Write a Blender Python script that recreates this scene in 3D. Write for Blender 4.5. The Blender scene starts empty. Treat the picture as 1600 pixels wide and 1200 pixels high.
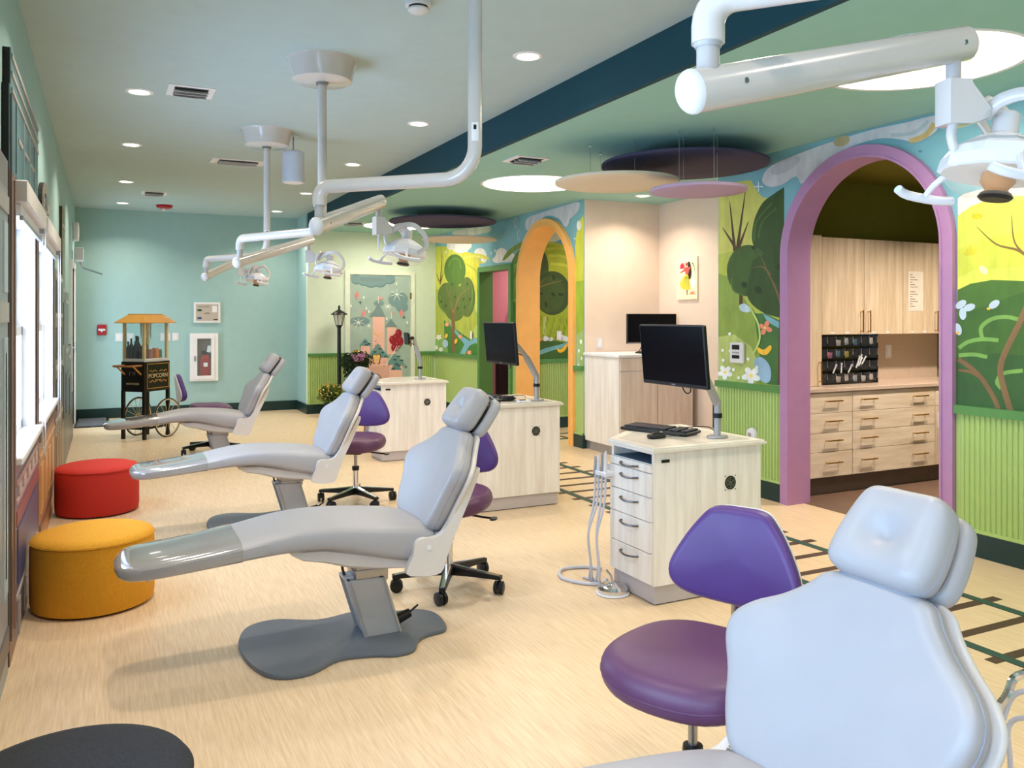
import bpy, bmesh, math, random
from mathutils import Vector, Matrix
random.seed(7)
C = bpy.context.scene.collection
SC = bpy.context.scene
PI = math.pi

# ------------------------------------------------------------------ camera, world, light, exposure
YAW = math.atan(635 / 1300)
CAM_H = 1.46
cam = bpy.data.cameras.new('camera')
cam.sensor_fit = 'HORIZONTAL'
cam.sensor_width = 36
cam.lens = 36 * 1300 / 1600
cam.shift_y = -104 / 1600
cam.clip_start = 0.03
camo = bpy.data.objects.new('camera', cam)
camo.location = (0, 0, CAM_H)
camo.rotation_euler = (PI / 2, 0, -YAW)
C.objects.link(camo)
SC.camera = camo

world = bpy.data.worlds.new('daylight')
SC.world = world
world.use_nodes = True
bg = world.node_tree.nodes['Background']
bg.inputs[0].default_value = (0.72, 0.84, 1.0, 1)
bg.inputs[1].default_value = 2.2

SC.view_settings.view_transform = 'Standard'
SC.view_settings.look = 'None'
SC.view_settings.gamma = 1
SC.view_settings.use_curve_mapping = False
SC.view_settings.exposure = 0.08

WINDOW_W = 0.9      # strength multipliers
DOWN_W = 0.42
RING_W = 0.40
# windows of the left wall: (y0, y1, z0, z1)
LEFT_X = -0.39
WINS = [(-2.2, -1.0, 0.83, 1.97), (-0.7, 0.5, 0.83, 1.97), (0.85, 2.22, 0.83, 1.97), (4.36, 5.53, 0.83, 1.97), (5.83, 7.33, 0.83, 1.97)]
def area(name, loc, rot, size, size_y, power, color, shape='RECTANGLE', spread=PI):
    l = bpy.data.lights.new(name, 'AREA')
    l.shape = shape
    l.size = size
    l.size_y = size_y
    l.energy = power
    l.color = color
    l.spread = spread
    o = bpy.data.objects.new(name, l)
    o.location = loc
    o.rotation_euler = rot
    C.objects.link(o)
    return o
for (y0, y1, z0, z1) in WINS:
    area('window_daylight', (LEFT_X - 0.30, (y0 + y1) / 2, (z0 + z1) / 2), (0, -PI / 2, 0), z1 - z0, y1 - y0, 68 * WINDOW_W, (0.47, 0.67, 1.0))
area('window_daylight', (LEFT_X - 0.30, 12.1, 1.2), (0, -PI / 2, 0), 1.7, 0.6, 30 * WINDOW_W, (0.60, 0.76, 1.0))

# ------------------------------------------------------------------ measuring helpers
_s, _c = math.sin(YAW), math.cos(YAW)
def on_x(u, v, X):
    a = (u - 800) / 1300; d = X / (_s + a * _c)
    return (d * (_c - a * _s), CAM_H + d * (496 - v) / 1300)      # (y, z) on the plane x = X
def on_y(u, v, Y):
    a = (u - 800) / 1300; d = Y / (_c - a * _s)
    return (d * (_s + a * _c), CAM_H + d * (496 - v) / 1300)      # (x, z) on the plane y = Y

# ------------------------------------------------------------------ materials
def lin(c):
    def f(x):
        x = x / 255.0
        return x / 12.92 if x <= 0.04045 else ((x + 0.055) / 1.055) ** 2.4
    return (f(c[0]), f(c[1]), f(c[2]), 1)
MATS = {}
def mat(name, rgb, rough=0.5, metal=0.0, vary=0.06, scale=8.0, stretch=(1, 1, 1), bump=0.0, bscale=200.0, emit=None, estr=0.0, trans=0.0, coat=0.0, ior=1.45, alpha=1.0, attr=False, spec=0.5):
    if name in MATS: return MATS[name]
    m = bpy.data.materials.new(name); m.use_nodes = True
    nt = m.node_tree; b = nt.nodes['Principled BSDF']
    col = lin(rgb)
    tc = nt.nodes.new('ShaderNodeTexCoord'); mp = nt.nodes.new('ShaderNodeMapping')
    mp.inputs['Scale'].default_value = stretch
    nt.links.new(tc.outputs['Object'], mp.inputs[0])
    n = nt.nodes.new('ShaderNodeTexNoise'); n.inputs['Scale'].default_value = scale; n.inputs['Detail'].default_value = 5
    nt.links.new(mp.outputs[0], n.inputs['Vector'])
    mr = nt.nodes.new('ShaderNodeMapRange')
    mr.inputs[1].default_value = 0.3; mr.inputs[2].default_value = 0.7
    mr.inputs[3].default_value = 1 - vary; mr.inputs[4].default_value = 1 + vary
    nt.links.new(n.outputs[0], mr.inputs[0])
    mx = nt.nodes.new('ShaderNodeMix'); mx.data_type = 'RGBA'; mx.blend_type = 'MULTIPLY'; mx.inputs[0].default_value = 1
    if attr:
        at = nt.nodes.new('ShaderNodeVertexColor'); at.layer_name = 'Col'
        nt.links.new(at.outputs[0], mx.inputs[6])
    else:
        mx.inputs[6].default_value = col
    nt.links.new(mr.outputs[0], mx.inputs[7])
    nt.links.new(mx.outputs[2], b.inputs['Base Color'])
    b.inputs['Roughness'].default_value = rough
    b.inputs['Metallic'].default_value = metal
    b.inputs['IOR'].default_value = ior
    b.inputs['Specular IOR Level'].default_value = spec
    b.inputs['Transmission Weight'].default_value = trans
    b.inputs['Coat Weight'].default_value = coat
    b.inputs['Alpha'].default_value = alpha
    if emit:
        b.inputs['Emission Color'].default_value = lin(emit); b.inputs['Emission Strength'].default_value = estr
    if bump:
        n2 = nt.nodes.new('ShaderNodeTexNoise'); n2.inputs['Scale'].default_value = bscale; n2.inputs['Detail'].default_value = 3
        nt.links.new(mp.outputs[0], n2.inputs['Vector'])
        bp = nt.nodes.new('ShaderNodeBump'); bp.inputs['Strength'].default_value = bump; bp.inputs['Distance'].default_value = 0.002
        nt.links.new(n2.outputs[0], bp.inputs['Height']); nt.links.new(bp.outputs[0], b.inputs['Normal'])
    MATS[name] = m
    return m
def grain(name, c1, c2, rough, scale, stretch, coat=0.0):
    if name in MATS: return MATS[name]
    m = bpy.data.materials.new(name); m.use_nodes = True
    nt = m.node_tree; b = nt.nodes['Principled BSDF']
    tc = nt.nodes.new('ShaderNodeTexCoord'); mp = nt.nodes.new('ShaderNodeMapping'); mp.inputs['Scale'].default_value = stretch
    nt.links.new(tc.outputs['Object'], mp.inputs[0])
    n = nt.nodes.new('ShaderNodeTexNoise'); n.inputs['Scale'].default_value = scale; n.inputs['Detail'].default_value = 8; n.inputs['Roughness'].default_value = 0.65
    nt.links.new(mp.outputs[0], n.inputs['Vector'])
    r = nt.nodes.new('ShaderNodeValToRGB')
    r.color_ramp.elements[0].position = 0.32; r.color_ramp.elements[0].color = lin(c1)
    r.color_ramp.elements[1].position = 0.62; r.color_ramp.elements[1].color = lin(c2)
    nt.links.new(n.outputs[0], r.inputs[0]); nt.links.new(r.outputs[0], b.inputs['Base Color'])
    b.inputs['Roughness'].default_value = rough; b.inputs['Coat Weight'].default_value = coat
    MATS[name] = m
    return m

FLOOR = grain('floor_vinyl', (208, 178, 140), (228, 203, 169), 0.36, 3.0, (34, 1.6, 1))
AQUA = mat('aqua_paint', (160, 194, 193), 0.75, vary=0.02, bump=0.05)
CEIL = mat('ceiling_paint', (178, 197, 197), 0.85, vary=0.02)
CEIL2 = mat('lower_ceiling_paint', (150, 196, 186), 0.85, vary=0.02)
TEAL = mat('dark_teal_paint', (0, 60, 74), 0.7, vary=0.03)
MINT = mat('pale_mint_paint', (214, 228, 208), 0.75, vary=0.02)
BEIGE = mat('beige_paint', (228, 208, 190), 0.8, vary=0.02)
SKYB = mat('mural_sky_paint', (126, 180, 190), 0.7, vary=0.10, scale=2.5)
MURAL = mat('mural_paint', (255, 255, 255), 0.65, vary=0.13, scale=5.0, stretch=(1, 2.2, 1), attr=True)
PRINT = mat('flat_print', (255, 255, 255), 0.45, vary=0.03, scale=6.0, attr=True)
GREENW = mat('wainscot_green', (172, 198, 118), 0.5, vary=0.03)
GREENR = mat('rail_green', (86, 138, 72), 0.5, vary=0.04)
BASEG = mat('baseboard_green', (20, 52, 50), 0.35, vary=0.05)
WHITE = mat('white_plastic', (222, 222, 226), 0.35, vary=0.02)
WTRIM = mat('white_trim', (236, 234, 236), 0.45, vary=0.02)
ENAMEL = mat('white_enamel', (206, 200, 196), 0.22, vary=0.02, coat=0.4)
PURPLEARCH = mat('purple_arch_paint', (176, 130, 172), 0.5, vary=0.04)
ORANGE = mat('orange_arch_paint', (250, 186, 104), 0.5, vary=0.03)
OLIVE = mat('olive_paint', (128, 124, 36), 0.8, vary=0.03)
PINK = mat('pink_paint', (226, 150, 168), 0.8, vary=0.03)
VINYL = mat('chair_vinyl', (168, 166, 170), 0.42, vary=0.025, bump=0.06, bscale=500)
VINYLC = mat('clear_foot_cover', (158, 154, 154), 0.10, vary=0.02, coat=1.0)
CHASSIS = mat('chair_chassis', (214, 208, 204), 0.38, vary=0.02)
STEELG = mat('column_grey', (176, 172, 170), 0.4, vary=0.03)
PLATE = mat('base_plate_grey', (98, 104, 112), 0.45, vary=0.05, bump=0.1)
PURPLE = mat('purple_vinyl', (88, 58, 124), 0.42, vary=0.05, bump=0.1, bscale=350)
PURPLES = mat('plum_vinyl', (96, 58, 92), 0.42, vary=0.05, bump=0.1, bscale=350)
CHROME = mat('chrome', (225, 225, 228), 0.08, metal=1.0, vary=0.02)
STEEL = mat('brushed_steel', (170, 170, 174), 0.3, metal=1.0, vary=0.04)
BLACK = mat('black_plastic', (16, 16, 18), 0.38, vary=0.1)
SCREEN = mat('screen_glass', (8, 10, 16), 0.2, vary=0.02, spec=0.1)
SILVER = mat('silver_plastic', (168, 166, 166), 0.35, metal=0.4, vary=0.03)
LAM = grain('pale_ash_laminate', (226, 216, 206), (244, 239, 232), 0.4, 2.2, (9, 9, 0.7))
LAM2 = grain('warm_ash_laminate', (196, 172, 142), (226, 205, 178), 0.45, 2.2, (9, 9, 0.7))
LAMH = grain('warm_ash_horizontal', (206, 184, 158), (232, 216, 194), 0.45, 2.2, (0.7, 9, 9))
KICK = mat('taupe_kick', (190, 180, 178), 0.45, vary=0.03)
TOP = mat('counter_top', (226, 218, 206), 0.3, vary=0.05, scale=60)
STONE = mat('speckled_stone', (200, 178, 160), 0.25, vary=0.16, scale=120)
GOLD = mat('brass', (200, 160, 84), 0.25, metal=1.0, vary=0.03)
REDF = mat('red_felt', (190, 46, 34), 0.9, vary=0.12, scale=160, bump=0.25, bscale=500)
YELF = mat('mustard_felt', (214, 150, 32), 0.9, vary=0.12, scale=160, bump=0.25, bscale=500)
BLKF = mat('charcoal_felt', (44, 45, 50), 0.95, vary=0.25, scale=160, bump=0.25, bscale=500)
FELTD = mat('disc_dark_felt', (74, 66, 92), 0.95, vary=0.1, scale=200)
FELTC = mat('disc_cream_felt', (226, 212, 190), 0.95, vary=0.05, scale=200)
FELTM = mat('disc_mauve_felt', (186, 160, 190), 0.95, vary=0.06, scale=200)
EMITW = mat('lamp_glow', (255, 250, 240), 0.5, vary=0, emit=(255, 244, 226), estr=9.0)
RAILT = mat('track_rail_green', (40, 74, 66), 0.5, vary=0.05)
TIET = mat('track_tie_brown', (74, 52, 42), 0.5, vary=0.08)
def clear_glass():
    m = bpy.data.materials.new('clear_glass'); m.use_nodes = True
    nt = m.node_tree; b = nt.nodes['Principled BSDF']; out = nt.nodes['Material Output']
    t = nt.nodes.new('ShaderNodeBsdfTransparent'); t.inputs[0].default_value = (0.93, 0.97, 0.97, 1)
    b.inputs['Roughness'].default_value = 0.03; b.inputs['Base Color'].default_value = (0.9, 0.95, 0.95, 1)
    mx = nt.nodes.new('ShaderNodeMixShader'); mx.inputs[0].default_value = 0.05
    nt.links.new(t.outputs[0], mx.inputs[1]); nt.links.new(b.outputs[0], mx.inputs[2]); nt.links.new(mx.outputs[0], out.inputs[0])
    return m
GLASS = clear_glass()

# ------------------------------------------------------------------ mesh builder
def catmull(pts, n=6, closed=True):
    out = []; L = len(pts)
    rng = range(L) if closed else range(L - 1)
    for i in rng:
        if closed: p0, p1, p2, p3 = pts[(i - 1) % L], pts[i], pts[(i + 1) % L], pts[(i + 2) % L]
        else: p0, p1, p2, p3 = pts[max(i - 1, 0)], pts[i], pts[i + 1], pts[min(i + 2, L - 1)]
        for k in range(n):
            t = k / n
            out.append(tuple(0.5 * ((2 * b) + (c - a) * t + (2 * a - 5 * b + 4 * c - d) * t * t + (3 * b - a - 3 * c + d) * t ** 3) for a, b, c, d in zip(p0, p1, p2, p3)))
    if not closed: out.append(tuple(pts[-1]))
    return out
class MB:
    def __init__(s): s.v = []; s.f = []; s.m = []; s.col = []; s.mi = 0; s.c = (1, 1, 1, 1)
    def add(s, vs, fs):
        o = len(s.v); s.v += [tuple(p) for p in vs]
        for f in fs: s.f.append([i + o for i in f]); s.m.append(s.mi); s.col.append(s.c)
        return s
    def box(s, x0, x1, y0, y1, z0, z1, M=None, bev=0.0):
        if bev > 0:
            r = [(x0 + bev, y0), (x1 - bev, y0), (x1, y0 + bev), (x1, y1 - bev), (x1 - bev, y1), (x0 + bev, y1), (x0, y1 - bev), (x0, y0 + bev)]
            cx, cy = (x0 + x1) / 2, (y0 + y1) / 2
            fx, fy = (x1 - x0 - 2 * bev) / (x1 - x0), (y1 - y0 - 2 * bev) / (y1 - y0)
            ri = [(cx + (a - cx) * fx, cy + (b - cy) * fy) for a, b in r]
            rings = [[(a, b, z0) for a, b in ri], [(a, b, z0 + bev) for a, b in r], [(a, b, z1 - bev) for a, b in r], [(a, b, z1) for a, b in ri]]
            return s.loft(rings, M=M)
        vs = [(x, y, z) for z in (z0, z1) for y in (y0, y1) for x in (x0, x1)]
        if M: vs = [M @ Vector(p) for p in vs]
        return s.add(vs, [(0, 2, 3, 1), (4, 5, 7, 6), (0, 1, 5, 4), (2, 6, 7, 3), (0, 4, 6, 2), (1, 3, 7, 5)])
    def loft(s, rings, cap=True, M=None, closed=False):
        n = len(rings[0]); vs = [p for r in rings for p in r]
        if M: vs = [M @ Vector(p) for p in vs]
        fs = []
        R = len(rings)
        for k in range(R if closed else R - 1):
            k2 = (k + 1) % R
            for i in range(n): fs.append((k * n + i, k * n + (i + 1) % n, k2 * n + (i + 1) % n, k2 * n + i))
        if cap and not closed:
            fs.append(tuple(reversed(range(n)))); fs.append(tuple((R - 1) * n + i for i in range(n)))
        return s.add(vs, fs)
    def lathe(s, prof, n=24, M=None, cap=True):
        rings = [[(r * math.cos(2 * PI * i / n), r * math.sin(2 * PI * i / n), z) for i in range(n)] for r, z in prof]
        return s.loft(rings, cap, M)
    def cyl(s, p, q, r, r2=None, n=16):
        return s.tube([p, q], [r, r if r2 is None else r2], n)
    def tube(s, pts, r, n=10, smooth=0, flat=None, closed=False):
        if smooth: pts = catmull(pts, smooth, False)
        P = [Vector(p) for p in pts]; L = len(P)
        R = r if isinstance(r, (list, tuple)) else None
        rings = []; up = None
        for i in range(L):
            if closed: t = (P[(i + 1) % L] - P[i - 1]).normalized()
            else: t = (P[min(i + 1, L - 1)] - P[max(i - 1, 0)]).normalized()
            if up is None:
                up = Vector((0, 0, 1)) if abs(t.z) < 0.9 else Vector((1, 0, 0))
            a = t.cross(up)
            if a.length < 1e-6: a = t.cross(Vector((0.3, 1, 0.2)))
            a.normalize(); b = a.cross(t).normalized(); up = b
            if R: ri = R[0] + (R[-1] - R[0]) * i / (L - 1) if len(R) != L else R[i]
            else: ri = r
            fa, fb = flat if flat else (1, 1)
            rings.append([tuple(P[i] + a * (ri * fa * math.cos(2 * PI * k / n)) + b * (ri * fb * math.sin(2 * PI * k / n))) for k in range(n)])
        return s.loft(rings, not closed, closed=closed)
    def prism(s, poly, a0, a1, axis='x'):
        n = len(poly)
        def P(p, h): return {'x': (h, p[0], p[1]), 'y': (p[0], h, p[1]), 'z': (p[0], p[1], h)}[axis]
        vs = [P(p, a0) for p in poly] + [P(p, a1) for p in poly]
        fs = [tuple(reversed(range(n))), tuple(range(n, 2 * n))] + [(i, (i + 1) % n, n + (i + 1) % n, n + i) for i in range(n)]
        return s.add(vs, fs)
    def flat(s, poly, fn):
        return s.add([fn(p) for p in poly], [tuple(range(len(poly)))])
    def pillow(s, outline, h, r, dome=0.0, dome_b=0.0, nr=4, nd=5, fn=None):
        n = len(outline); cx = sum(p[0] for p in outline) / n; cy = sum(p[1] for p in outline) / n
        nor = []
        ar = sum(outline[i][0] * outline[(i + 1) % n][1] - outline[(i + 1) % n][0] * outline[i][1] for i in range(n))
        sg = 1 if ar > 0 else -1
        for i in range(n):
            a, b = outline[i - 1], outline[(i + 1) % n]
            dx, dy = b[0] - a[0], b[1] - a[1]; l = math.hypot(dx, dy) or 1
            nor.append((-dy / l * sg, dx / l * sg))
        def ring(inset, z): return [(p[0] + q[0] * inset, p[1] + q[1] * inset, z) for p, q in zip(outline, nor)]
        def scaled(base, f, z): return [(cx + (p[0] - cx) * f, cy + (p[1] - cy) * f, z) for p in base]
        rings = []
        inner = ring(r, 0)
        for k in range(nd, 0, -1):
            f = 1 - k / (nd + 0.4); rings.append(scaled(inner, f, -dome_b * (1 - f * f)))
        for k in range(nr + 1):
            t = PI / 2 * k / nr; rings.append(ring(r * (1 - math.sin(t)), r * (1 - math.cos(t))))
        for k in range(nr + 1):
            t = PI / 2 * k / nr; rings.append(ring(r * (1 - math.cos(t)), h - r + r * math.sin(t)))
        for k in range(1, nd + 1):
            f = 1 - k / (nd + 0.4); rings.append(scaled(inner, f, h + dome * (1 - f * f)))
        if sg < 0: rings = [list(reversed(q)) for q in rings]
        if fn: rings = [[fn(*p) for p in q] for q in rings]
        return s.loft(rings)
    def obj(s, name, mats, parent=None, smooth=False, auto=None, loc=None):
        me = bpy.data.meshes.new(name); me.from_pydata(s.v, [], s.f)
        if not isinstance(mats, (list, tuple)): mats = [mats]
        for m in mats: me.materials.append(m)
        if len(mats) > 1: me.polygons.foreach_set('material_index', s.m)
        if any(c != (1, 1, 1, 1) for c in s.col):
            at = me.color_attributes.new('Col', 'FLOAT_COLOR', 'CORNER')
            data = []
            for p, c in zip(me.polygons, s.col): data += list(c) * p.loop_total
            at.data.foreach_set('color', data)
        bm = bmesh.new(); bm.from_mesh(me)
        bmesh.ops.recalc_face_normals(bm, faces=bm.faces) if auto != 'keep' else None
        bm.to_mesh(me); bm.free()
        if smooth:
            me.polygons.foreach_set('use_smooth', [True] * len(me.polygons))
            me.set_sharp_from_angle(angle=math.radians(38))
        me.update()
        o = bpy.data.objects.new(name, me); C.objects.link(o)
        if loc is not None: o.location = loc
        if parent: o.parent = parent
        return o
def tag(o, label=None, cat=None, group=None, kind=None):
    if label: o['label'] = label
    if cat: o['category'] = cat
    if group: o['group'] = group
    if kind: o['kind'] = kind
    return o
def thing(name, label, cat, loc=(0, 0, 0), rz=0, group=None):
    o = bpy.data.objects.new(name, None); C.objects.link(o)
    o.empty_display_size = 0.1
    o.location = loc; o.rotation_euler = (0, 0, rz)
    return tag(o, label, cat, group)
def copy_tree(o, parent=None):
    c = o.copy(); C.objects.link(c)
    if parent: c.parent = parent
    for ch in list(o.children): copy_tree(ch, c)
    return c
def struct(o): o['kind'] = 'structure'; return o
def ellipse(cx, cy, rx, ry, n=28, rot=0):
    out = []
    for i in range(n):
        a = 2 * PI * i / n; x, y = rx * math.cos(a), ry * math.sin(a)
        out.append((cx + x * math.cos(rot) - y * math.sin(rot), cy + x * math.sin(rot) + y * math.cos(rot)))
    return out
def stroke(pts, w, smooth=5, taper=False):
    P = catmull(pts, smooth, False) if smooth else list(pts); L = len(P); a = []; b = []
    for i in range(L):
        p, q = P[max(i - 1, 0)], P[min(i + 1, L - 1)]
        dx, dy = q[0] - p[0], q[1] - p[1]; l = math.hypot(dx, dy) or 1
        hw = w / 2 * (1 - 0.85 * i / (L - 1) if taper else 1)
        a.append((P[i][0] - dy / l * hw, P[i][1] + dx / l * hw)); b.append((P[i][0] + dy / l * hw, P[i][1] - dx / l * hw))
    return a + b[::-1]
def text(body, size, m, parent, M, name, extrude=0.0006, align='CENTER'):
    cu = bpy.data.curves.new(name, 'FONT'); cu.body = body; cu.size = size; cu.extrude = extrude; cu.align_x = align; cu.align_y = 'CENTER'
    cu.materials.append(m)
    tmp = bpy.data.objects.new(name, cu); C.objects.link(tmp)
    bpy.context.view_layer.update()
    me = bpy.data.meshes.new_from_object(tmp.evaluated_get(bpy.context.evaluated_depsgraph_get()))
    bpy.data.objects.remove(tmp); bpy.data.curves.remove(cu)
    o = bpy.data.objects.new(name, me); C.objects.link(o)
    o.parent = parent
    o.matrix_local = M
    return o

# ================================================================== THE SETTING
RX = 4.80          # mural wall face
SX = 2.76          # soffit face
ZU, ZL = 3.03, 2.78
Y0, Y1 = -3.0, 13.40
YC = 12.64         # wall with the castle door
floor = struct(MB().box(LEFT_X - 0.12, 8.2, Y0 - 0.1, Y1 + 0.1, -0.12, 0).obj('floor', FLOOR))
BROWN = mat('brown_floor', (112, 88, 74), 0.45, vary=0.08)
struct(MB().box(4.93, 8.0, 2.5, 5.58, 0.0, 0.003).obj('floor_supply_room', BROWN))
# toy railway set into the floor
for x in (3.46, 4.05):
    MB().box(x - 0.028, x + 0.028, Y0, 12.2, 0.0, 0.0035).obj('rail', RAILT, floor)
tie = MB().box(-0.40, 0.40, -0.026, 0.026, 0.0, 0.002).obj('tie', TIET, floor, loc=(3.77, 2.53, 0))
y = 2.53 + 0.25
while y < 11.9:
    t = tie.copy(); C.objects.link(t); t.location = (3.77, y, 0); y += 0.25
y = 2.28
while y > -0.6:
    t = tie.copy(); C.objects.link(t); t.location = (3.77, y, 0); y -= 0.25
for yy in (8.72, 9.12):
    MB().box(4.6, 7.4, yy - 0.028, yy + 0.028, 0.0, 0.0035).obj('rail', RAILT, floor)
tv = MB().box(-0.022, 0.022, -0.30, 0.30, 0.0, 0.002)
tie2 = tv.obj('tie', TIET, floor, loc=(4.75, 8.92, 0))
for k in range(1, 9):
    t = tie2.copy(); C.objects.link(t); t.location = (4.75 + 0.28 * k, 8.92, 0)

struct(MB().box(LEFT_X - 0.12, SX, Y0 - 0.1, Y1 + 0.1, ZU, ZU + 0.1).obj('ceiling', CEIL))
# lower ceiling with three round openings
HOLES = [(3.80, 2.95, 0.50), (3.80, 7.30, 0.50), (3.80, 11.50, 0.50)]
hx = 3.80
left = [(SX, Y0 - 0.1), (hx, Y0 - 0.1)]; right = [(8.2, Y0 - 0.1), (hx, Y0 - 0.1)]
for (cx, cy, r) in HOLES:
    for k in range(0, 33):
        a = PI * k / 32
        left.append((cx - r * math.sin(a), cy - r * math.cos(a))); right.append((cx + r * math.sin(a), cy - r * math.cos(a)))
left += [(hx, Y1 + 0.1), (SX, Y1 + 0.1)]; right += [(hx, Y1 + 0.1), (8.2, Y1 + 0.1)]
lc = MB().prism(left, ZL, ZL + 0.03, 'z').prism(right[::-1], ZL, ZL + 0.03, 'z')
struct(lc.obj('ceiling_lower', CEIL2))
struct(MB().box(SX, 8.2, Y0 - 0.1, Y1 + 0.1, ZU + 0.06, ZU + 0.1).obj('ceiling_deck', CEIL2))
struct(MB().box(SX - 0.02, SX + 0.02, Y0 - 0.1, YC, ZL - 0.001, ZU).obj('trim_1', TEAL))
tag(bpy.data.objects['trim_1'], 'dark teal band along the step between the two ceiling heights')

# ---- left wall with window and door openings
DOOR3 = (11.75, 12.85, 0.0, 2.12)
wl = MB(); yy = Y0
for (a, b, z0, z1) in WINS + [DOOR3]:
    wl.box(LEFT_X - 0.12, LEFT_X, yy, a, 0, ZU)
    if z0 > 0: wl.box(LEFT_X - 0.12, LEFT_X, a, b, 0, z0)
    wl.box(LEFT_X - 0.12, LEFT_X, a, b, z1, ZU)
    yy = b
wl.box(LEFT_X - 0.12, LEFT_X, yy, Y1, 0, ZU)
struct(wl.obj('wall_left', AQUA))
struct(MB().box(LEFT_X - 0.12, 2.74, Y1, Y1 + 0.1, 0, ZU).obj('wall_far', AQUA))
struct(MB().box(2.74, 2.86, YC + 0.1, Y1 + 0.1, 0, ZU + 0.02).obj('wall_nook', AQUA))
struct(MB().box(2.74, RX, YC, YC + 0.1, 0, ZL).obj('wall_castle', MINT))
struct(MB().box(LEFT_X - 0.12, 8.2, Y0 - 0.1, Y0, 0, ZU).obj('wall_back', AQUA))

def arch_pts(yc, r, zs, n=28):        # from far foot over the top to near foot
    pts = [(yc + r, 0)]
    for k in range(n + 1):
        a = PI * k / n
        pts.append((yc + r * math.cos(a), zs + r * math.sin(a)))
    pts.append((yc - r, 0))
    return pts
A1 = dict(yc=4.205, ro=0.74, ri=0.655, zs=1.93)     # purple
A2 = dict(yc=8.895, ro=0.725, ri=0.64, zs=1.93)     # orange
GD = (9.825, 10.835, 2.135)
near = [(Y0, 0)] + arch_pts(A1['yc'], -A1['ri'] - 0.02, 0)[:0]
pts = [(Y0, ZL), (Y0, 0)] + arch_pts(A1['yc'], A1['ri'] + 0.02, A1['zs'])[::-1] + [(5.73, 0), (5.73, ZL)]
wr = MB().prism(pts, RX, RX + 0.15, 'x')
pts = [(7.99, ZL), (7.99, 0)] + arch_pts(A2['yc'], A2['ri'] + 0.02, A2['zs'])[::-1] + [(GD[0], 0), (GD[0], GD[2]), (GD[1], GD[2]), (GD[1], 0), (YC, 0), (YC, ZL)]
wr.prism(pts, RX, RX + 0.15, 'x')
wall_right = struct(wr.obj('wall_right', SKYB))
struct(MB().box(5.82, 5.92, 5.61, 8.11, 0, ZL).obj('wall_alcove_back', BEIGE))
struct(MB().box(4.95, 5.92, 7.99, 8.11, 0, ZL).obj('wall_alcove_far', BEIGE))
struct(MB().box(RX + 0.004, RX + 0.16, 7.986, 7.992, 0, ZL).obj('wall_alcove_edge', BEIGE))
struct(MB().box(4.95, 5.92, 5.61, 5.73, 0, ZL).obj('wall_alcove_near', BEIGE))
hall = struct(MB().box(4.95, 8.1, 9.64, 9.72, 0, ZL).obj('wall_hall', SKYB))
struct(MB().box(7.6, 7.7, 8.11, 9.64, 0, ZL).obj('wall_hall_end', BEIGE))
struct(MB().box(4.95, 7.0, 11.0, 11.1, 0, ZL).obj('wall_pink', PINK))
struct(MB().box(6.9, 7.0, 9.72, 11.0, 0, ZL).obj('wall_pink_end', PINK))
struct(MB().box(4.95, 6.9, 9.72, 9.73, 0, ZL).obj('wall_pink_near', PINK))
struct(MB().box(4.95, 8.1, 5.50, 5.60, 0, ZL).obj('wall_olive', OLIVE))
struct(MB().box(7.95, 8.05, 2.4, 5.5, 0, ZL).obj('wall_olive_end', OLIVE))
struct(MB().box(4.95, 7.95, 2.35, 2.45, 0, ZL).obj('wall_olive_near', OLIVE))
struct(MB().box(4.951, 7.95, 2.45, 5.5, 2.70, 2.73).obj('ceiling_supply_room', OLIVE))

# ---- arch surrounds
def arch_trim(name, A, m, x0, x1, label):
    o = arch_pts(A['yc'], A['ro'], A['zs'], 40); i = arch_pts(A['yc'], A['ri'], A['zs'], 40)
    mb = MB().prism(o + i[::-1], x0, x1, 'x')
    ob = struct(mb.obj(name, m, smooth=True)); tag(ob, label)
    # inner bead line
    o2 = arch_pts(A['yc'], A['ri'] + 0.014, A['zs'], 40); i2 = arch_pts(A['yc'], A['ri'] - 0.002, A['zs'], 40)
    MB().prism(o2 + i2[::-1], x0 - 0.008, x0 + 0.01, 'x').obj('bead', m, ob, smooth=True)
arch_trim('trim_2', A1, PURPLEARCH, RX - 0.045, RX + 0.19, 'lilac painted arch surround opening onto the supply cabinets')
arch_trim('trim_3', A2, ORANGE, RX - 0.045, RX + 0.26, 'orange painted arch surround opening onto the mural hallway')
dd = struct(MB().prism([(9.79, 0), (9.79, 2.17), (10.87, 2.17), (10.87, 0), (10.80, 0), (10.80, 2.10), (9.86, 2.10), (9.86, 0)], RX - 0.04, RX + 0.17, 'x').obj('trim_4', GREENR))
tag(dd, 'dark green door frame opening onto the pink room')

# ---- baseboards
def bb(name, x0, x1, y0, y1, h=0.145):
    o = struct(MB().box(x0, x1, y0, y1, 0, h).obj(name, BASEG))
    return o
bb('baseboard_far', LEFT_X, 2.74, Y1 - 0.018, Y1)
bb('baseboard_nook', 2.722, 2.74, YC, Y1 - 0.018)
bb('baseboard_castle', 2.722, 3.32, YC - 0.018, YC)
bb('baseboard_castle_door', 4.41, RX, YC - 0.018, YC)
for a, b in ((Y0, 3.462), (4.948, 5.73), (7.99, 8.168), (9.622, 9.788), (10.872, YC - 0.02)):
    bb('baseboard_right', RX - 0.032, RX, a, b)
bb('baseboard_alcove', RX - 0.032, RX + 0.16, 7.968, 7.986)
bb('baseboard_hall', 5.07, 7.6, 9.62, 9.64)
bb('baseboard_left', LEFT_X, LEFT_X + 0.012, 12.95, Y1 - 0.02)

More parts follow.
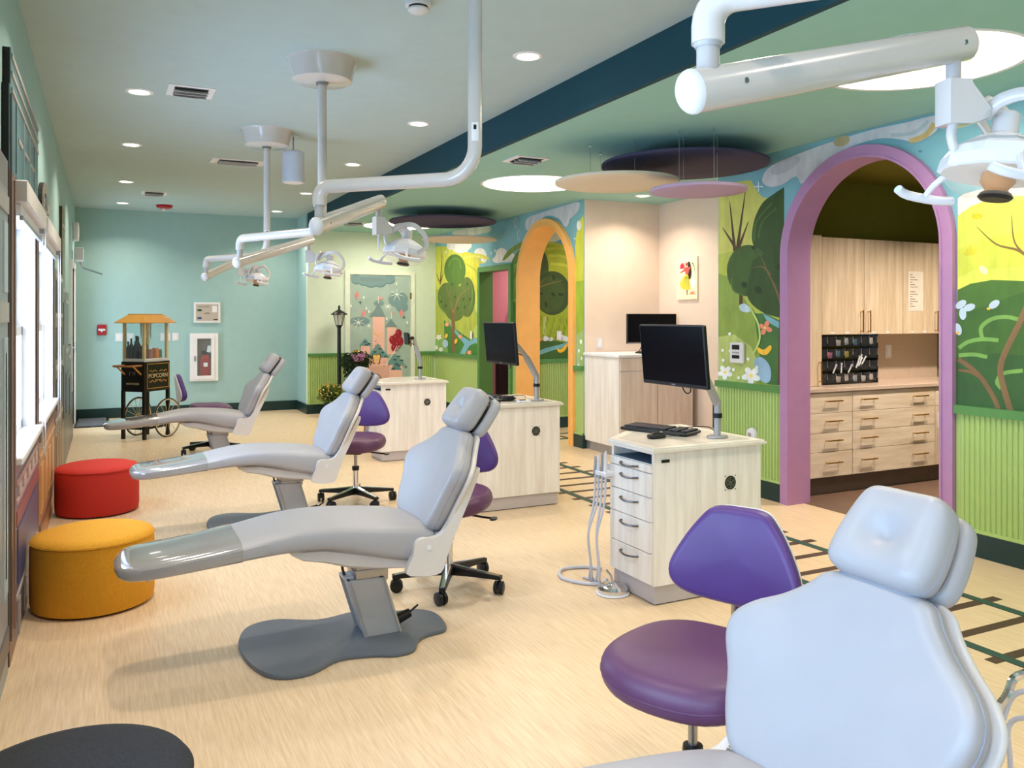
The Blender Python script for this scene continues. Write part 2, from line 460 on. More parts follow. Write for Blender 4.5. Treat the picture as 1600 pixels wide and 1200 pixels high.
# ---- wainscot: flat panel, beads, cap rail
def wainscot(name, axis, pos, a, b, sgn=-1, beads=True):
    # axis 'x': wall plane x = pos, run along y ; axis 'y': plane y = pos, run along x
    def bx(mb, lo, hi, t0, t1, z0, z1):
        p0, p1 = sorted((pos + sgn * t0, pos + sgn * t1))
        return mb.box(p0, p1, lo, hi, z0, z1) if axis == 'x' else mb.box(lo, hi, p0, p1, z0, z1)
    base = struct(bx(MB(), a, b, 0.0, 0.012, 0.145, 0.862).obj(name, GREENW))
    bx(MB(), a, b, 0.0, 0.040, 0.862, 0.914).obj('cap_rail', GREENR, base)
    bx(MB(), a, b, 0.0, 0.030, 0.145, 0.165).obj('base_bead', GREENW, base)
    if beads:
        mb = MB(); s = a + 0.008; w = 0.034
        while s + w < b:
            pr = [(s + 0.002, 0.008), (s + 0.006, 0.020), (s + w / 2, 0.027), (s + w - 0.006, 0.020), (s + w - 0.002, 0.008)]
            poly = [((pos + sgn * t, q) if axis == 'x' else (q, pos + sgn * t)) for q, t in pr]
            mb.prism(poly, 0.165, 0.862, 'z'); s += w
        o = mb.obj('beadboard', GREENW, base); o['kind'] = 'stuff'
    return base
n = 5
for a, b, bd in ((Y0, 3.462, True), (4.948, 5.73, True), (7.99, 8.168, False), (9.622, 9.788, False), (10.872, YC - 0.02, False)):
    wainscot('trim_%d' % n, 'x', RX, a, b, -1, bd); n += 1
for a, b in ((2.74, 3.30), (4.43, RX - 0.035)):
    wainscot('trim_%d' % n, 'y', YC, a, b, -1, True); n += 1
wainscot('trim_%d' % n, 'y', 9.64, 5.07, 7.6, -1, True); n += 1
# painted return on the soffit end at the far nook
# ---- mural painting on the right wall
class Paint:
    def __init__(s, fn): s.mb = MB(); s.fn = fn; s.k = 0
    def add(s, pts, rgb, smooth=0):
        s.k += 1; d = 0.0006 + 0.00012 * s.k
        if smooth: pts = catmull(pts, smooth, True)
        s.mb.c = lin(rgb)
        s.mb.add([s.fn(p, d) for p in pts], [tuple(range(len(pts)))])
    def el(s, cx, cy, rx, ry, rgb, rot=0): s.add(ellipse(cx, cy, rx, ry, 26, rot), rgb)
    def st(s, pts, w, rgb, taper=False): s.add(stroke(pts, w, 5, taper), rgb)
    def flower(s, x, y, r, rgb, mid=(250, 220, 90), n=5):
        for k in range(n):
            a = 2 * PI * k / n + 0.4
            s.el(x + r * 0.6 * math.cos(a), y + r * 0.6 * math.sin(a), r * 0.48, r * 0.34, rgb, a)
        s.el(x, y, r * 0.2, r * 0.2, mid)
def px_wall(ox, oy, sc):
    def fn(p, d):
        yy, z = on_x(ox + p[0] / sc, oy + p[1] / sc, RX)
        return (RX - d, yy, z)
    return fn
# -- beside the lilac arch
P = Paint(px_wall(1100, 200, 2.728))
YG, LIME, MIDG, DKG, LTG = (204, 204, 104), (182, 192, 84), (140, 164, 76), (72, 116, 62), (180, 196, 116)
P.add([(62, 300), (62, 232), (120, 232), (200, 222), (222, 262), (250, 296), (300, 300), (342, 300), (342, 1100), (62, 1086)], YG)
P.add([(62, 540), (140, 520), (342, 640), (342, 1100), (62, 1088)], LIME)
P.add([(62, 620), (120, 640), (180, 740), (230, 800), (250, 900), (240, 1000), (342, 1098), (62, 1086)], MIDG)
P.add([(215, 790), (260, 790), (342, 830), (342, 1098), (270, 1092), (235, 960)], DKG)
P.add([(250, 790), (342, 838), (342, 866), (270, 826)], (120, 178, 190))
P.add([(62, 890), (130, 880), (200, 930), (232, 1000), (220, 1088), (62, 1084)], LTG)
for (x0, y0, x1, y1) in ((132, 525, 110, 312), (142, 520, 178, 262), (132, 505, 80, 425), (148, 512, 190, 398)):
    P.st([(x0, y0), ((x0 + x1) / 2, (y0 + y1) / 2), (x1, y1)], 14, (84, 60, 44), True)
P.st([(158, 690), (158, 752)], 14, (84, 62, 44))
TD, TD2 = (56, 82, 40), (68, 96, 46)
P.add(catmull([(342, 252), (300, 280), (250, 320), (216, 390), (205, 470), (222, 520), (260, 560)], 5, False) + [(342, 620)], TD)
P.el(190, 608, 92, 110, TD2)
P.add(catmull([(210, 560), (185, 690), (200, 745), (260, 790), (342, 812)], 5, False) + [(342, 500)], TD)
P.st([(215, 480), (225, 400), (290, 320)], 8, (78, 108, 52)); P.st([(232, 470), (250, 400), (310, 340)], 6, (78, 108, 52))
P.st([(118, 640), (125, 690), (170, 715)], 6, (84, 116, 58))
P.st([(335, 770), (305, 680), (270, 610), (240, 535)], 13, (122, 96, 66), True); P.st([(285, 625), (250, 592), (205, 596)], 8, (122, 96, 66), True)
P.add([(322, 806), (341, 806), (341, 1096), (314, 1092)], (96, 74, 52))
for (x, y, r) in ((172, 668, 14), (232, 690, 18), (325, 595, 15), (212, 510, 10)): P.el(x, y, r, r * 0.8, (40, 62, 30), 0.7)
P.add([(152, 758), (175, 748), (200, 772), (190, 786), (160, 780)], (190, 212, 226), 3)
P.flower(262, 852, 30, (236, 142, 118), n=4)
P.add([(228, 932), (255, 945), (285, 925), (288, 945), (265, 968), (235, 958)], (244, 190, 60), 3)
P.add([(214, 995), (245, 976), (280, 1010), (288, 1060), (272, 1086), (238, 1070)], (150, 186, 214), 3)
for x, y, r in ((92, 1042, 30), (203, 1056, 38), (135, 945, 26)): P.flower(x, y, r, (240, 244, 246))
for x, y in ((112, 878), (82, 948), (128, 1030), (190, 985), (85, 990), (228, 1020), (150, 1065)): P.el(x, y, 6, 7, (240, 244, 246))
P.st([(195, 760), (232, 830), (240, 900), (215, 960)], 8, (186, 210, 120))
# clouds and sky over the arch
P.add([(250, 220), (290, 160), (400, 112), (520, 68), (720, 8), (860, -22), (1000, -52), (995, 12), (910, 62), (855, 52), (760, 44), (640, 76), (540, 130), (470, 190), (420, 238), (395, 206), (335, 242), (280, 250)], (206, 208, 212), 4)
P.el(590, 56, 36, 22, (186, 172, 128), -0.3); P.el(350, 160, 70, 26, (186, 190, 196), -0.5)
P.st([(985, -20), (950, 30), (880, 58)], 22, (206, 178, 116)); P.st([(960, -30), (900, 20), (800, 32)], 16, (180, 194, 200))
for (x, y) in ((236, 250),): P.st([(x - 18, y), (x + 18, y)], 5, (236, 244, 246)); P.st([(x, y - 22), (x, y + 22)], 5, (236, 244, 246))
P.el(925, 100, 8, 5, (96, 152, 148))
# right of the arch
P.add([(1086, 372), (1086, 300), (1110, 282), (1180, 262), (1364, 250), (1700, 220), (2300, 200), (2300, 420)], (236, 222, 214))
P.add([(1086, 376), (1140, 334), (1220, 304), (1320, 288), (1480, 296), (1800, 310), (2300, 380), (2300, 800), (1086, 760)], (216, 222, 90))
P.add([(1086, 520), (1200, 470), (1364, 440), (1800, 460), (2300, 500), (2300, 800), (1086, 760)], (208, 216, 80))
P.add([(1086, 640), (1150, 606), (1364, 590), (2300, 600), (2300, 800), (1086, 760)], (216, 222, 92))
P.el(1168, 376, 25, 13, (206, 196, 48)); P.add([(1115, 530), (1140, 498), (1150, 515), (1168, 510), (1158, 540), (1118, 544)], (206, 200, 56), 3)
P.el(1195, 605, 22, 14, (240, 234, 180), 0.8)
hill = [(1086, 690), (1140, 664), (1230, 648), (1364, 652), (1600, 690), (2300, 800), (2300, 1700), (1600, 1330), (1074, 1178)]
P.add(hill, (78, 116, 50))
P.add([(1086, 800), (1364, 700), (1500, 760), (2300, 900), (2300, 1700), (1600, 1330), (1074, 1178)], (68, 106, 48))
P.add([(1078, 980), (1250, 960), (1500, 980), (2300, 1200), (2300, 1700), (1600, 1330), (1074, 1178)], (58, 96, 52))
for q in ([(1190, 895), (1186, 850), (1230, 815), (1290, 805), (1345, 816)], [(1090, 938), (1130, 912), (1190, 900), (1260, 905)], [(1090, 970), (1150, 965), (1212, 976)], [(1272, 1110), (1254, 1082), (1280, 1046), (1364, 1034)], [(1420, 900), (1500, 870), (1600, 900)]):
    P.st(q, 17, (122, 168, 84))
P.st([(1320, 1236), (1275, 1080), (1270, 1010), (1300, 930), (1350, 830), (1400, 700), (1420, 560)], 26, (132, 104, 70))
P.st([(1086, 985), (1140, 1020), (1190, 1070), (1240, 1150), (1262, 1205)], 20, (126, 98, 66)); P.st([(1088, 1032), (1140, 1040), (1185, 1066)], 12, (126, 98, 66))
P.st([(1400, 560), (1340, 520), (1250, 495), (1168, 422)], 15, (134, 104, 58), True); P.st([(1400, 560), (1330, 490), (1316, 372)], 13, (134, 104, 58), True)
for (x, y, a) in ((1100, 752, -0.6), (1136, 765, -0.35), (1108, 792, 1.5), (1242, 752, -0.6), (1088, 858, 1.3)):
    P.el(x, y, 26, 15, (196, 214, 228), a)
P.el(1218, 770, 8, 6, (240, 200, 70)); P.el(1086, 874, 7, 6, (240, 200, 70))
mural = P.mb.obj('mural', MURAL, wall_right, auto='keep')
mural['label'] = 'painted woodland mural around the lilac arch'
# -- far stretch: trees, door, orange arch
P = Paint(px_wall(660, 300, 5.0))
P.add([(104, 424), (180, 424), (300, 470), (446, 540), (446, 1400), (104, 1372)], (206, 208, 84))
P.add([(104, 760), (190, 760), (446, 880), (446, 1400), (104, 1372)], (172, 184, 74))
P.add([(708, 540), (752, 520), (752, 1420), (708, 1414)], (120, 160, 66)); P.add([(708, 860), (752, 850), (752, 1420), (708, 1414)], (70, 118, 56))
for e in ((225, 420, 34, 34), (270, 410, 45, 36), (330, 415, 56, 42), (300, 452, 60, 26), (450, 480, 46, 42), (480, 510, 24, 46), (620, 480, 44, 42), (650, 510, 84, 40), (590, 530, 40, 26)): P.el(*e, (232, 228, 222))
for e in ((380, 305, 150, 34), (500, 290, 40, 30)): P.el(*e, (206, 206, 190), -0.12)
P.add([(812, 290), (806, 240), (830, 200), (900, 172), (1000, 140), (1100, 110), (1220, 78), (1226, 130), (1190, 180), (1150, 215), (1142, 250), (1115, 272), (1070, 210), (990, 184), (930, 210), (880, 262), (845, 305)], (204, 206, 216), 4)
P.add([(446, 640), (420, 600), (446, 590), (446, 560), (495, 556), (430, 520), (525, 528), (480, 492), (400, 478), (310, 480), (330, 620), (440, 780)], (206, 204, 70), 3)
P.st([(320, 520), (400, 500), (490, 520)], 16, (222, 216, 104)); P.st([(340, 560), (420, 620), (440, 720)], 14, (180, 186, 60))
P.add([(625, 536), (660, 470), (720, 420), (790, 384), (812, 380), (804, 420), (760, 440), (700, 480), (660, 520)], (122, 146, 60), 3)
P.add([(700, 545), (740, 470), (790, 440), (775, 500), (735, 560)], (98, 128, 54), 3)
P.add([(712, 680), (730, 600), (752, 570), (752, 640)], (98, 128, 54)); P.add([(712, 830), (735, 720), (752, 700), (752, 850)], (96, 132, 60))
P.add([(1262, 180), (1225, 232), (1205, 330), (1196, 420), (1210, 1418), (1262, 1418)], (204, 206, 72))
P.el(1226, 262, 18, 38, (238, 236, 220)); P.add([(1200, 700), (1262, 690), (1262, 1418), (1208, 1418)], (160, 186, 58))
P.add([(1206, 1120), (1262, 1070), (1262, 1418), (1208, 1418)], (166, 192, 116))
for x, y, r in ((1240, 1170, 12), (1225, 1240, 10), (1245, 1300, 9), (1220, 1350, 8)): P.el(x, y, r * 0.7, r * 1.5, (242, 244, 240))
P.add([(170, 1000), (245, 1060), (330, 1120), (446, 1200), (446, 1400), (180, 1380)], (72, 128, 54))
P.add([(196, 985), (230, 1040), (300, 1120), (370, 1162), (446, 1130), (446, 1166), (370, 1200), (320, 1290), (290, 1382), (262, 1380), (290, 1270), (330, 1190), (240, 1080)], (122, 180, 196))
P.add([(104, 1150), (160, 1140), (200, 1200), (200, 1380), (104, 1372)], (140, 180, 96), 0)
for (x0, y0, x1, y1) in ((140, 722, 156, 484), (134, 700, 108, 634), (144, 700, 168, 626)):
    P.st([(x0, y0), ((x0 + x1) / 2 + 2, (y0 + y1) / 2), (x1, y1)], 8, (92, 66, 40), True)
TG = (94, 116, 54)
P.el(192, 825, 70, 118, TG); P.el(350, 820, 62, 156, TG); P.el(255, 865, 92, 142, TG); P.el(256, 610, 84, 124, (82, 118, 46))
P.st([(205, 580), (240, 525), (285, 530), (305, 600)], 9, (104, 142, 62)); P.st([(140, 800), (150, 900), (185, 950)], 8, (104, 142, 62)); P.st([(385, 720), (395, 820), (370, 920)], 8, (104, 142, 62))
P.st([(246, 1370), (244, 1150), (240, 940)], 24, (128, 96, 58)); P.st([(240, 950), (225, 850), (192, 745)], 9, (150, 116, 66), True); P.st([(245, 940), (290, 820), (340, 770), (382, 742)], 10, (150, 116, 66), True)
for (x, y) in ((235, 722), (150, 855), (185, 890), (325, 838), (375, 838), (335, 900), (280, 910), (258, 820), (355, 720)): P.el(x, y, 7, 13, (58, 86, 36), 0.4)
for x, y, r, c in ((132, 1135, 22, (244, 244, 240)), (195, 1035, 18, (240, 160, 130)), (300, 1130, 18, (240, 160, 130)), (110, 1215, 18, (244, 244, 240)), (370, 1255, 20, (240, 160, 130)), (150, 1230, 18, (244, 244, 240)), (425, 1300, 16, (244, 244, 240))): P.flower(x, y, r, c)
for x, y in ((192, 1125), (268, 1165), (330, 1280)): P.el(x, y, 11, 20, (244, 194, 60), 0.3)
P.el(185, 1185, 22, 32, (170, 196, 216)); P.el(430, 900, 18, 40, (190, 206, 110)); P.el(432, 1090, 22, 50, (190, 206, 110))
for (x, y) in ((735, 225), (760, 322)):
    P.st([(x, y - 28), (x + 12, y), (x, y + 60), (x - 12, y), (x, y - 28)], 4, (190, 220, 222))
for (x, y) in ((1198, 365), (190, 470), (545, 478), (575, 460)): P.st([(x - 9, y), (x + 9, y)], 4, (226, 238, 240)); P.st([(x, y - 12), (x, y + 12)], 4, (226, 238, 240))
m2 = P.mb.obj('mural', MURAL, wall_right, auto='keep'); m2['label'] = 'painted woodland mural around the orange arch'
# -- hallway wall seen through the orange arch
def px_hall(p, d):
    x, z = on_y(660 + p[0] / 5.0, 300 + p[1] / 5.0, 9.64)
    return (x, 9.64 - d, z)
P = Paint(px_hall)
P.add([(860, 390), (980, 395), (1060, 410), (1200, 405), (2400, 420), (2400, 1404), (860, 1404)], (172, 176, 40))
P.add([(860, 900), (1200, 880), (2400, 900), (2400, 1404), (860, 1404)], (150, 166, 40))
for e in ((1010, 330, 90, 60), (1050, 300, 60, 40), (1300, 300, 160, 60)): P.el(*e, (236, 226, 196))
for q in ([(900, 420), (1000, 400), (1100, 430), (1200, 500)], [(960, 450), (1060, 440), (1180, 470)], [(980, 500), (1080, 500), (1190, 540)], [(1000, 560), (1100, 570), (1180, 600)]):
    P.st(q, 22, (196, 196, 60))
P.el(890, 600, 96, 170, (66, 84, 34)); P.el(1015, 790, 142, 172, (58, 76, 30)); P.el(1000, 800, 118, 140, (66, 86, 34))
P.st([(865, 760), (950, 730), (1090, 690)], 14, (132, 104, 54), True); P.st([(900, 740), (960, 670)], 9, (132, 104, 54), True)
for (x, y, a) in ((1025, 670, 1.1), (1080, 800, 0.2), (965, 880, 1.4), (920, 795, 0), (1022, 800, 0.8)): P.el(x, y, 22, 11, (40, 54, 22), a)
P.add([(945, 975), (970, 970), (965, 1120), (940, 1120)], (176, 190, 110))
P.add([(860, 1180), (960, 1150), (1200, 1190), (2400, 1180), (2400, 1404), (860, 1404)], (62, 98, 40))
P.add([(860, 1262), (960, 1220), (1080, 1190), (1200, 1150), (1400, 1150), (1400, 1185), (1180, 1200), (1040, 1230), (920, 1270), (860, 1290)], (110, 168, 178))
for e in ((1090, 1140, 40, 24), (1130, 1150, 26, 18), (960, 1145, 24, 20), (1000, 1150, 20, 16)): P.el(*e, (214, 220, 226))
P.flower(885, 1140, 46, (226, 140, 60)); P.flower(1155, 1190, 34, (240, 160, 110))
P.add([(1048, 1222), (1080, 1228), (1120, 1192), (1124, 1220), (1100, 1248), (1066, 1254)], (240, 190, 40), 3)
for k in range(26):
    P.st([(880 + (k * 37) % 310, 960 + (k * 53) % 190), (884 + (k * 37) % 310, 1000 + (k * 53) % 190)], 5, (122, 142, 40))
hm = P.mb.obj('mural', MURAL, hall, auto='keep'); hm['label'] = 'painted tree and stream on the hallway wall'

# ---- castle door
cd = struct(MB().box(3.385, 4.355, YC - 0.03, YC - 0.002, 0.0, 2.12).obj('door_1', mat('castle_door_paint', (164, 186, 176), 0.5, vary=0.06, scale=6)))
cd['label'] = 'painted castle door in a white frame'
fr = MB().prism([(3.31, 0), (3.31, 2.19), (4.43, 2.19), (4.43, 0), (4.36, 0), (4.36, 2.125), (3.38, 2.125), (3.38, 0)], YC - 0.045, YC, 'y').obj('door_frame', mat('door_frame_white', (226, 232, 214), 0.5), cd)
def px_door(p, d):
    x, z = on_y(440 + p[0] / 5.0, 380 + p[1] / 5.0, YC - 0.03)
    return (x, YC - 0.030 - d, z)
P = Paint(px_door)
CG, CG2, CP = (122, 152, 154), (122, 146, 146), (240, 190, 174)
P.add([(540, 256), (886, 256), (880, 285), (540, 285)], CG)
for e in ((585, 285, 42, 38), (640, 300, 40, 34), (700, 305, 58, 44), (770, 305, 50, 42), (840, 285, 46, 36)): P.el(*e, (98, 130, 132))
for e in ((582, 277, 40, 36), (640, 292, 40, 32), (698, 296, 56, 42), (768, 296, 50, 40), (838, 277, 44, 34)): P.el(*e, CG)
for e in ((610, 610, 78, 36), (910, 440, 78, 62), (940, 500, 50, 40), (760, 470, 40, 24), (975, 730, 18, 34)): P.el(*e, CG)
P.el(700, 285, 90, 16, CG2)
for (x, y, r) in ((900, 400, 60), (600, 620, 55), (830, 495, 34), (680, 645, 30)):
    for k in range(7):
        a = k * 2 * PI / 7 - PI / 2
        P.st([(x, y), (x + r * 0.6 * math.cos(a), y + r * 0.5 * math.sin(a)), (x + r * math.cos(a), y + r * 0.85 * math.sin(a) + 8)], 6, (232, 240, 226), True)
for (x, y) in ((588, 408), (640, 550), (935, 548), (975, 755)): P.add([(x, y - 38), (x + 16, y), (x, y + 34), (x - 16, y)], (226, 138, 138))
for (x, y) in ((615, 462), (955, 578), (970, 966)): P.st([(x - 13, y), (x + 13, y)], 5, (60, 84, 84)); P.st([(x, y - 14), (x, y + 14)], 5, (60, 84, 84))
# towers
P.add([(710, 575), (803, 575), (803, 860), (710, 860)], CP); P.add([(682, 575), (725, 520), (755, 470), (785, 520), (810, 575)], CG2)
P.st([(755, 470), (757, 415)], 5, (230, 230, 220)); P.add([(758, 420), (802, 430), (758, 445)], (236, 150, 150))
P.add([(822, 655), (895, 655), (895, 870), (822, 870)], CP); P.add([(805, 657), (855, 590), (905, 657)], CG2)
P.st([(856, 590), (858, 540)], 5, (230, 230, 220)); P.add([(860, 540), (885, 545), (860, 558)], (236, 150, 150))
P.add([(618, 800), (690, 800), (690, 900), (618, 900)], CP); P.add([(606, 802), (650, 742), (700, 802)], (110, 150, 148))
P.add([(665, 895), (750, 780), (840, 895)], (110, 152, 148)); P.add([(810, 950), (885, 860), (965, 950)], (110, 152, 148))
P.add([(675, 895), (830, 895), (830, 1050), (675, 1050)], CP); P.add([(840, 950), (940, 950), (940, 1050), (840, 1050)], CP); P.add([(850, 990), (895, 915), (938, 990)], (96, 140, 138))
P.add([(640, 960), (840, 960), (840, 1300), (640, 1300)], (224, 176, 160)); P.el(735, 1060, 44, 44, (170, 130, 124))
for k in range(40):
    x = 620 + (k * 71) % 320; y = 600 + (k * 97) % 420
    if (712 < x < 795 and y < 850) or (828 < x < 885 and 670 < y < 860) or (680 < x < 820 and y > 905): P.add([(x, y), (x + 14, y), (x + 14, y + 7), (x, y + 7)], (206, 120, 116))
for (x, y) in ((755, 820), (715, 845), (775, 850), (690, 880), (735, 870), (800, 880), (900, 880), (870, 905), (925, 910), (885, 940), (905, 950), (860, 975), (640, 765), (670, 780), (650, 790)):
    P.add([(x, y), (x + 24, y), (x + 24, y + 10), (x, y + 10)], (44, 84, 88))
# tooth crest
tooth = [(712, 880), (722, 868), (740, 876), (760, 868), (770, 885), (764, 905), (760, 932), (750, 936), (744, 910), (736, 910), (730, 936), (720, 932), (716, 905)]
P.add(catmull([(740 + (x - 740) * 1.25, 900 + (y - 900) * 1.2) for x, y in tooth], 3), (70, 60, 50)); P.add(catmull(tooth, 3), (246, 200, 120))
P.st([(715, 700), (750, 720), (785, 700)], 5, (244, 206, 120)); P.st([(750, 690), (748, 750)], 5, (244, 206, 120))
for (x, y) in ((912, 705), (865, 755), (925, 765), (890, 740), (880, 815), (905, 790)):
    P.el(x, y, 26, 34, (150, 30, 48)); P.el(x - 8, y - 10, 5, 9, (190, 70, 84))
for (x, y) in ((880, 845), (900, 800), (920, 800)): P.st([(x, y), (850, 890), (815, 950)], 4, (226, 226, 220))
for (x, y) in ((895, 318), (660, 510), (680, 535), (540, 490), (980, 620), (820, 590), (640, 425)): P.el(x, y, 6, 12, (236, 242, 230))
P.mb.obj('painting', PRINT, cd, auto='keep')
kb = MB().lathe([(0.012, 0), (0.03, 0.004), (0.03, 0.012), (0.012, 0.02), (0.012, 0.05), (0.03, 0.055), (0.036, 0.075), (0.026, 0.095), (0.0, 0.1)], 16, Matrix.Translation((3.455, YC - 0.03, 0.93)) @ Matrix.Rotation(PI / 2, 4, 'X'))
kb.cyl((3.455, YC - 0.10, 0.93), (3.56, YC - 0.10, 0.93), 0.010)
kb.obj('door_handle', GOLD, cd, smooth=True)
for z in (0.3, 1.0, 1.75):
    MB().box(4.352, 4.372, YC - 0.052, YC - 0.03, z, z + 0.10).obj('hinge', GOLD, cd)

# ---- windows and exterior door in the left wall
def make_window(i, y0, y1, z0, z1):
    X = LEFT_X
    w = MB()
    cs = 0.06
    w.box(X - 0.02, X + 0.022, y0 - cs, y1 + cs, z1 - 0.005, z1 + cs); w.box(X - 0.02, X + 0.022, y0 - cs, y0 + 0.005, z0, z1); w.box(X - 0.02, X + 0.022, y1 - 0.005, y1 + cs, z0, z1)
    o = struct(w.obj('window_%d' % i, WTRIM))
    MB().box(X - 0.12, X - 0.001, y0 - 0.004, y0 + 0.008, z0, z1).box(X - 0.12, X - 0.001, y1 - 0.008, y1 + 0.004, z0, z1).box(X - 0.12, X - 0.001, y0 + 0.008, y1 - 0.008, z1 - 0.008, z1 + 0.004).obj('jamb_liner', WTRIM, o)
    MB().box(X - 0.10, X + 0.06, y0 - 0.08, y1 + 0.08, z0 - 0.03, z0 + 0.005, bev=0.006).obj('window_sill', WTRIM, o)
    zm = (z0 + z1) / 2 - 0.02; ym = (y0 + y1) / 2
    for (za, zb, xo) in ((zm - 0.02, z1, -0.085), (z0, zm + 0.03, -0.055)):
        s = MB(); t = 0.05
        s.box(X + xo - 0.015, X + xo + 0.015, y0, y1, za, za + t); s.box(X + xo - 0.015, X + xo + 0.015, y0, y1, zb - t, zb)
        s.box(X + xo - 0.015, X + xo + 0.015, y0, y0 + t, za, zb); s.box(X + xo - 0.015, X + xo + 0.015, y1 - t, y1, za, zb)
        sash = s.obj('sash', WTRIM, o)
        MB().box(X + xo - 0.012, X + xo + 0.012, ym - 0.012, ym + 0.012, za, zb).obj('muntin', WTRIM, sash)
        for (ya, yb) in ((y0 + t, ym - 0.012), (ym + 0.012, y1 - t)):
            MB().box(X + xo - 0.003, X + xo + 0.003, ya, yb, za + t, zb - t).obj('pane', GLASS, sash)
    MB().box(X - 0.055, X - 0.02, ym - 0.03, ym + 0.03, zm + 0.03, zm + 0.05).obj('latch', WTRIM, o)
    return o
for i, wv in enumerate(WINS[3:] + WINS[:3]): make_window(i + 1, *wv)
def roller_shade(y0, y1, label):
    t = thing('roller_shade', label, 'window shade', (LEFT_X, (y0 + y1) / 2, 1.975), 0, 'roller shades over the windows')
    L = (y1 - y0) / 2 + 0.06
    MB().box(0.024, 0.078, -L, L, 0.0, 0.10, bev=0.005).obj('cassette', mat('shade_cassette', (226, 222, 220), 0.45), t)
    MB().box(0.024, 0.045, -L + 0.05, L - 0.05, -0.055, -0.002).obj('shade_fabric', mat('shade_cloth', (236, 240, 248), 0.8), t)
    MB().box(0.04, 0.055, -L + 0.05, L - 0.05, -0.075, -0.055).obj('hem_bar', SILVER, t)
    MB().box(0.04, 0.07, L - 0.05, L - 0.02, -0.03, 0.0).obj('bracket', STEEL, t)
    MB().tube([(0.06, L - 0.03, 0.0), (0.062, L - 0.03, -0.6), (0.06, L - 0.03, -1.22), (0.066, L - 0.01, -1.27), (0.072, L - 0.03, -1.30), (0.075, L - 0.045, -1.26), (0.074, L - 0.04, -0.6), (0.075, L - 0.04, 0.0)], 0.0035, 6, smooth=4).obj('bead_chain', WHITE, t, smooth=True)
roller_shade(4.36, 5.53, 'white roller shade box over the nearer window by the teal facade')
roller_shade(5.83, 7.33, 'white roller shade box over the window under the arched pediment')
for a, b, z0, z1 in WINS[:3]: roller_shade(a, b, 'white roller shade box over a window of the near wall')

d3 = MB(); X = LEFT_X; a, b = DOOR3[0], DOOR3[1]
d3.box(X - 0.02, X + 0.022, a - 0.07, a, 0, 2.12); d3.box(X - 0.02, X + 0.022, b, b + 0.07, 0, 2.12); d3.box(X - 0.02, X + 0.022, a - 0.07, b + 0.07, 2.12, 2.19)
do = struct(d3.obj('door_2', WTRIM)); do['label'] = 'white glazed exterior door beside the floor mat'
lf = MB(); t = 0.11
lf.box(X - 0.07, X - 0.025, a + 0.005, b - 0.005, 0.01, 0.30); lf.box(X - 0.07, X - 0.025, a + 0.005, b - 0.005, 2.0, 2.115)
lf.box(X - 0.07, X - 0.025, a + 0.005, a + t, 0.3, 2.0); lf.box(X - 0.07, X - 0.025, b - t, b - 0.005, 0.3, 2.0)
leaf = lf.obj('door_leaf', WTRIM, do)
MB().box(X - 0.052, X - 0.044, a + t, b - t, 0.3, 2.0).obj('pane', GLASS, leaf)
MB().cyl((X + 0.02, b - 0.06, 0.98), (X + 0.02, b - 0.06, 1.12), 0.012).cyl((X - 0.03, b - 0.06, 1.05), (X + 0.02, b - 0.06, 1.05), 0.01).obj('door_handle', STEEL, leaf, smooth=True)
cl = thing('door_closer', 'white door closer box with a metal arm above the exterior door', 'door closer', (X + 0.024, 12.30, 2.20))
MB().box(0, 0.105, -0.14, 0.14, 0.0, 0.17, bev=0.008).obj('housing', WHITE, cl)
MB().tube([(0.06, 0.1, 0.0), (0.07, 0.12, -0.06), (0.10, 0.25, -0.08), (0.32, 0.55, -0.14)], 0.012, 8).obj('arm', STEEL, cl, smooth=True)
ex = thing('emergency_light', 'small white wall unit above the door closer', 'emergency light', (X, 12.4, 2.47))
MB().box(0.0, 0.07, -0.12, 0.12, 0, 0.24, bev=0.01).obj('housing', WHITE, ex)
MB().box(0.07, 0.074, -0.08, 0.08, 0.05, 0.19).obj('front_plate', WTRIM, ex)
mt = thing('door_mat', 'dark grey ribbed mat on the floor by the exterior door', 'mat', (-0.18, 12.75, 0))
MB().box(-0.20, 0.22, -0.38, 0.62, 0.0, 0.012, bev=0.004).obj('backing', BLACK, mt)
MB().box(-0.17, 0.19, -0.35, 0.59, 0.011, 0.020, bev=0.003).obj('pile', mat('mat_pile', (92, 92, 98), 0.95, vary=0.3, scale=150), mt)

# ================================================================== CEILING THINGS
P = Paint(lambda p, d: (RX - d, p[0], p[1]))
_j = on_x(1100 + 2300 / 2.728, 200, RX)[0]
def _z(yp): return on_x(1100 + 2300 / 2.728, 200 + yp / 2.728, RX)[1]
P.add([(-3, 2.4), (-1.5, 2.5), (0.2, 2.3), (_j, _z(200)), (_j, 0.8), (-3, 0.8)], (236, 222, 214))
P.add([(-3, 2.1), (-1.5, 2.2), (0.4, 2.0), (_j, _z(380)), (_j, 0.8), (-3, 0.8)], (208, 216, 80))
P.add([(-3, 1.5), (-1, 1.65), (0.8, 1.5), (_j, _z(800)), (_j, 0.8), (-3, 0.8)], (78, 116, 50))
P.add([(-3, 1.3), (-1, 1.4), (0.8, 1.35), (_j, _z(900)), (_j, 0.8), (-3, 0.8)], (68, 106, 48))
P.add([(-3, 1.0), (0.8, 1.1), (_j, _z(1200)), (_j, 0.8), (-3, 0.8)], (58, 96, 52))
P.mb.obj('mural', MURAL, wall_right, auto='keep')['label'] = 'painted hill and sun on the near stretch of wall'

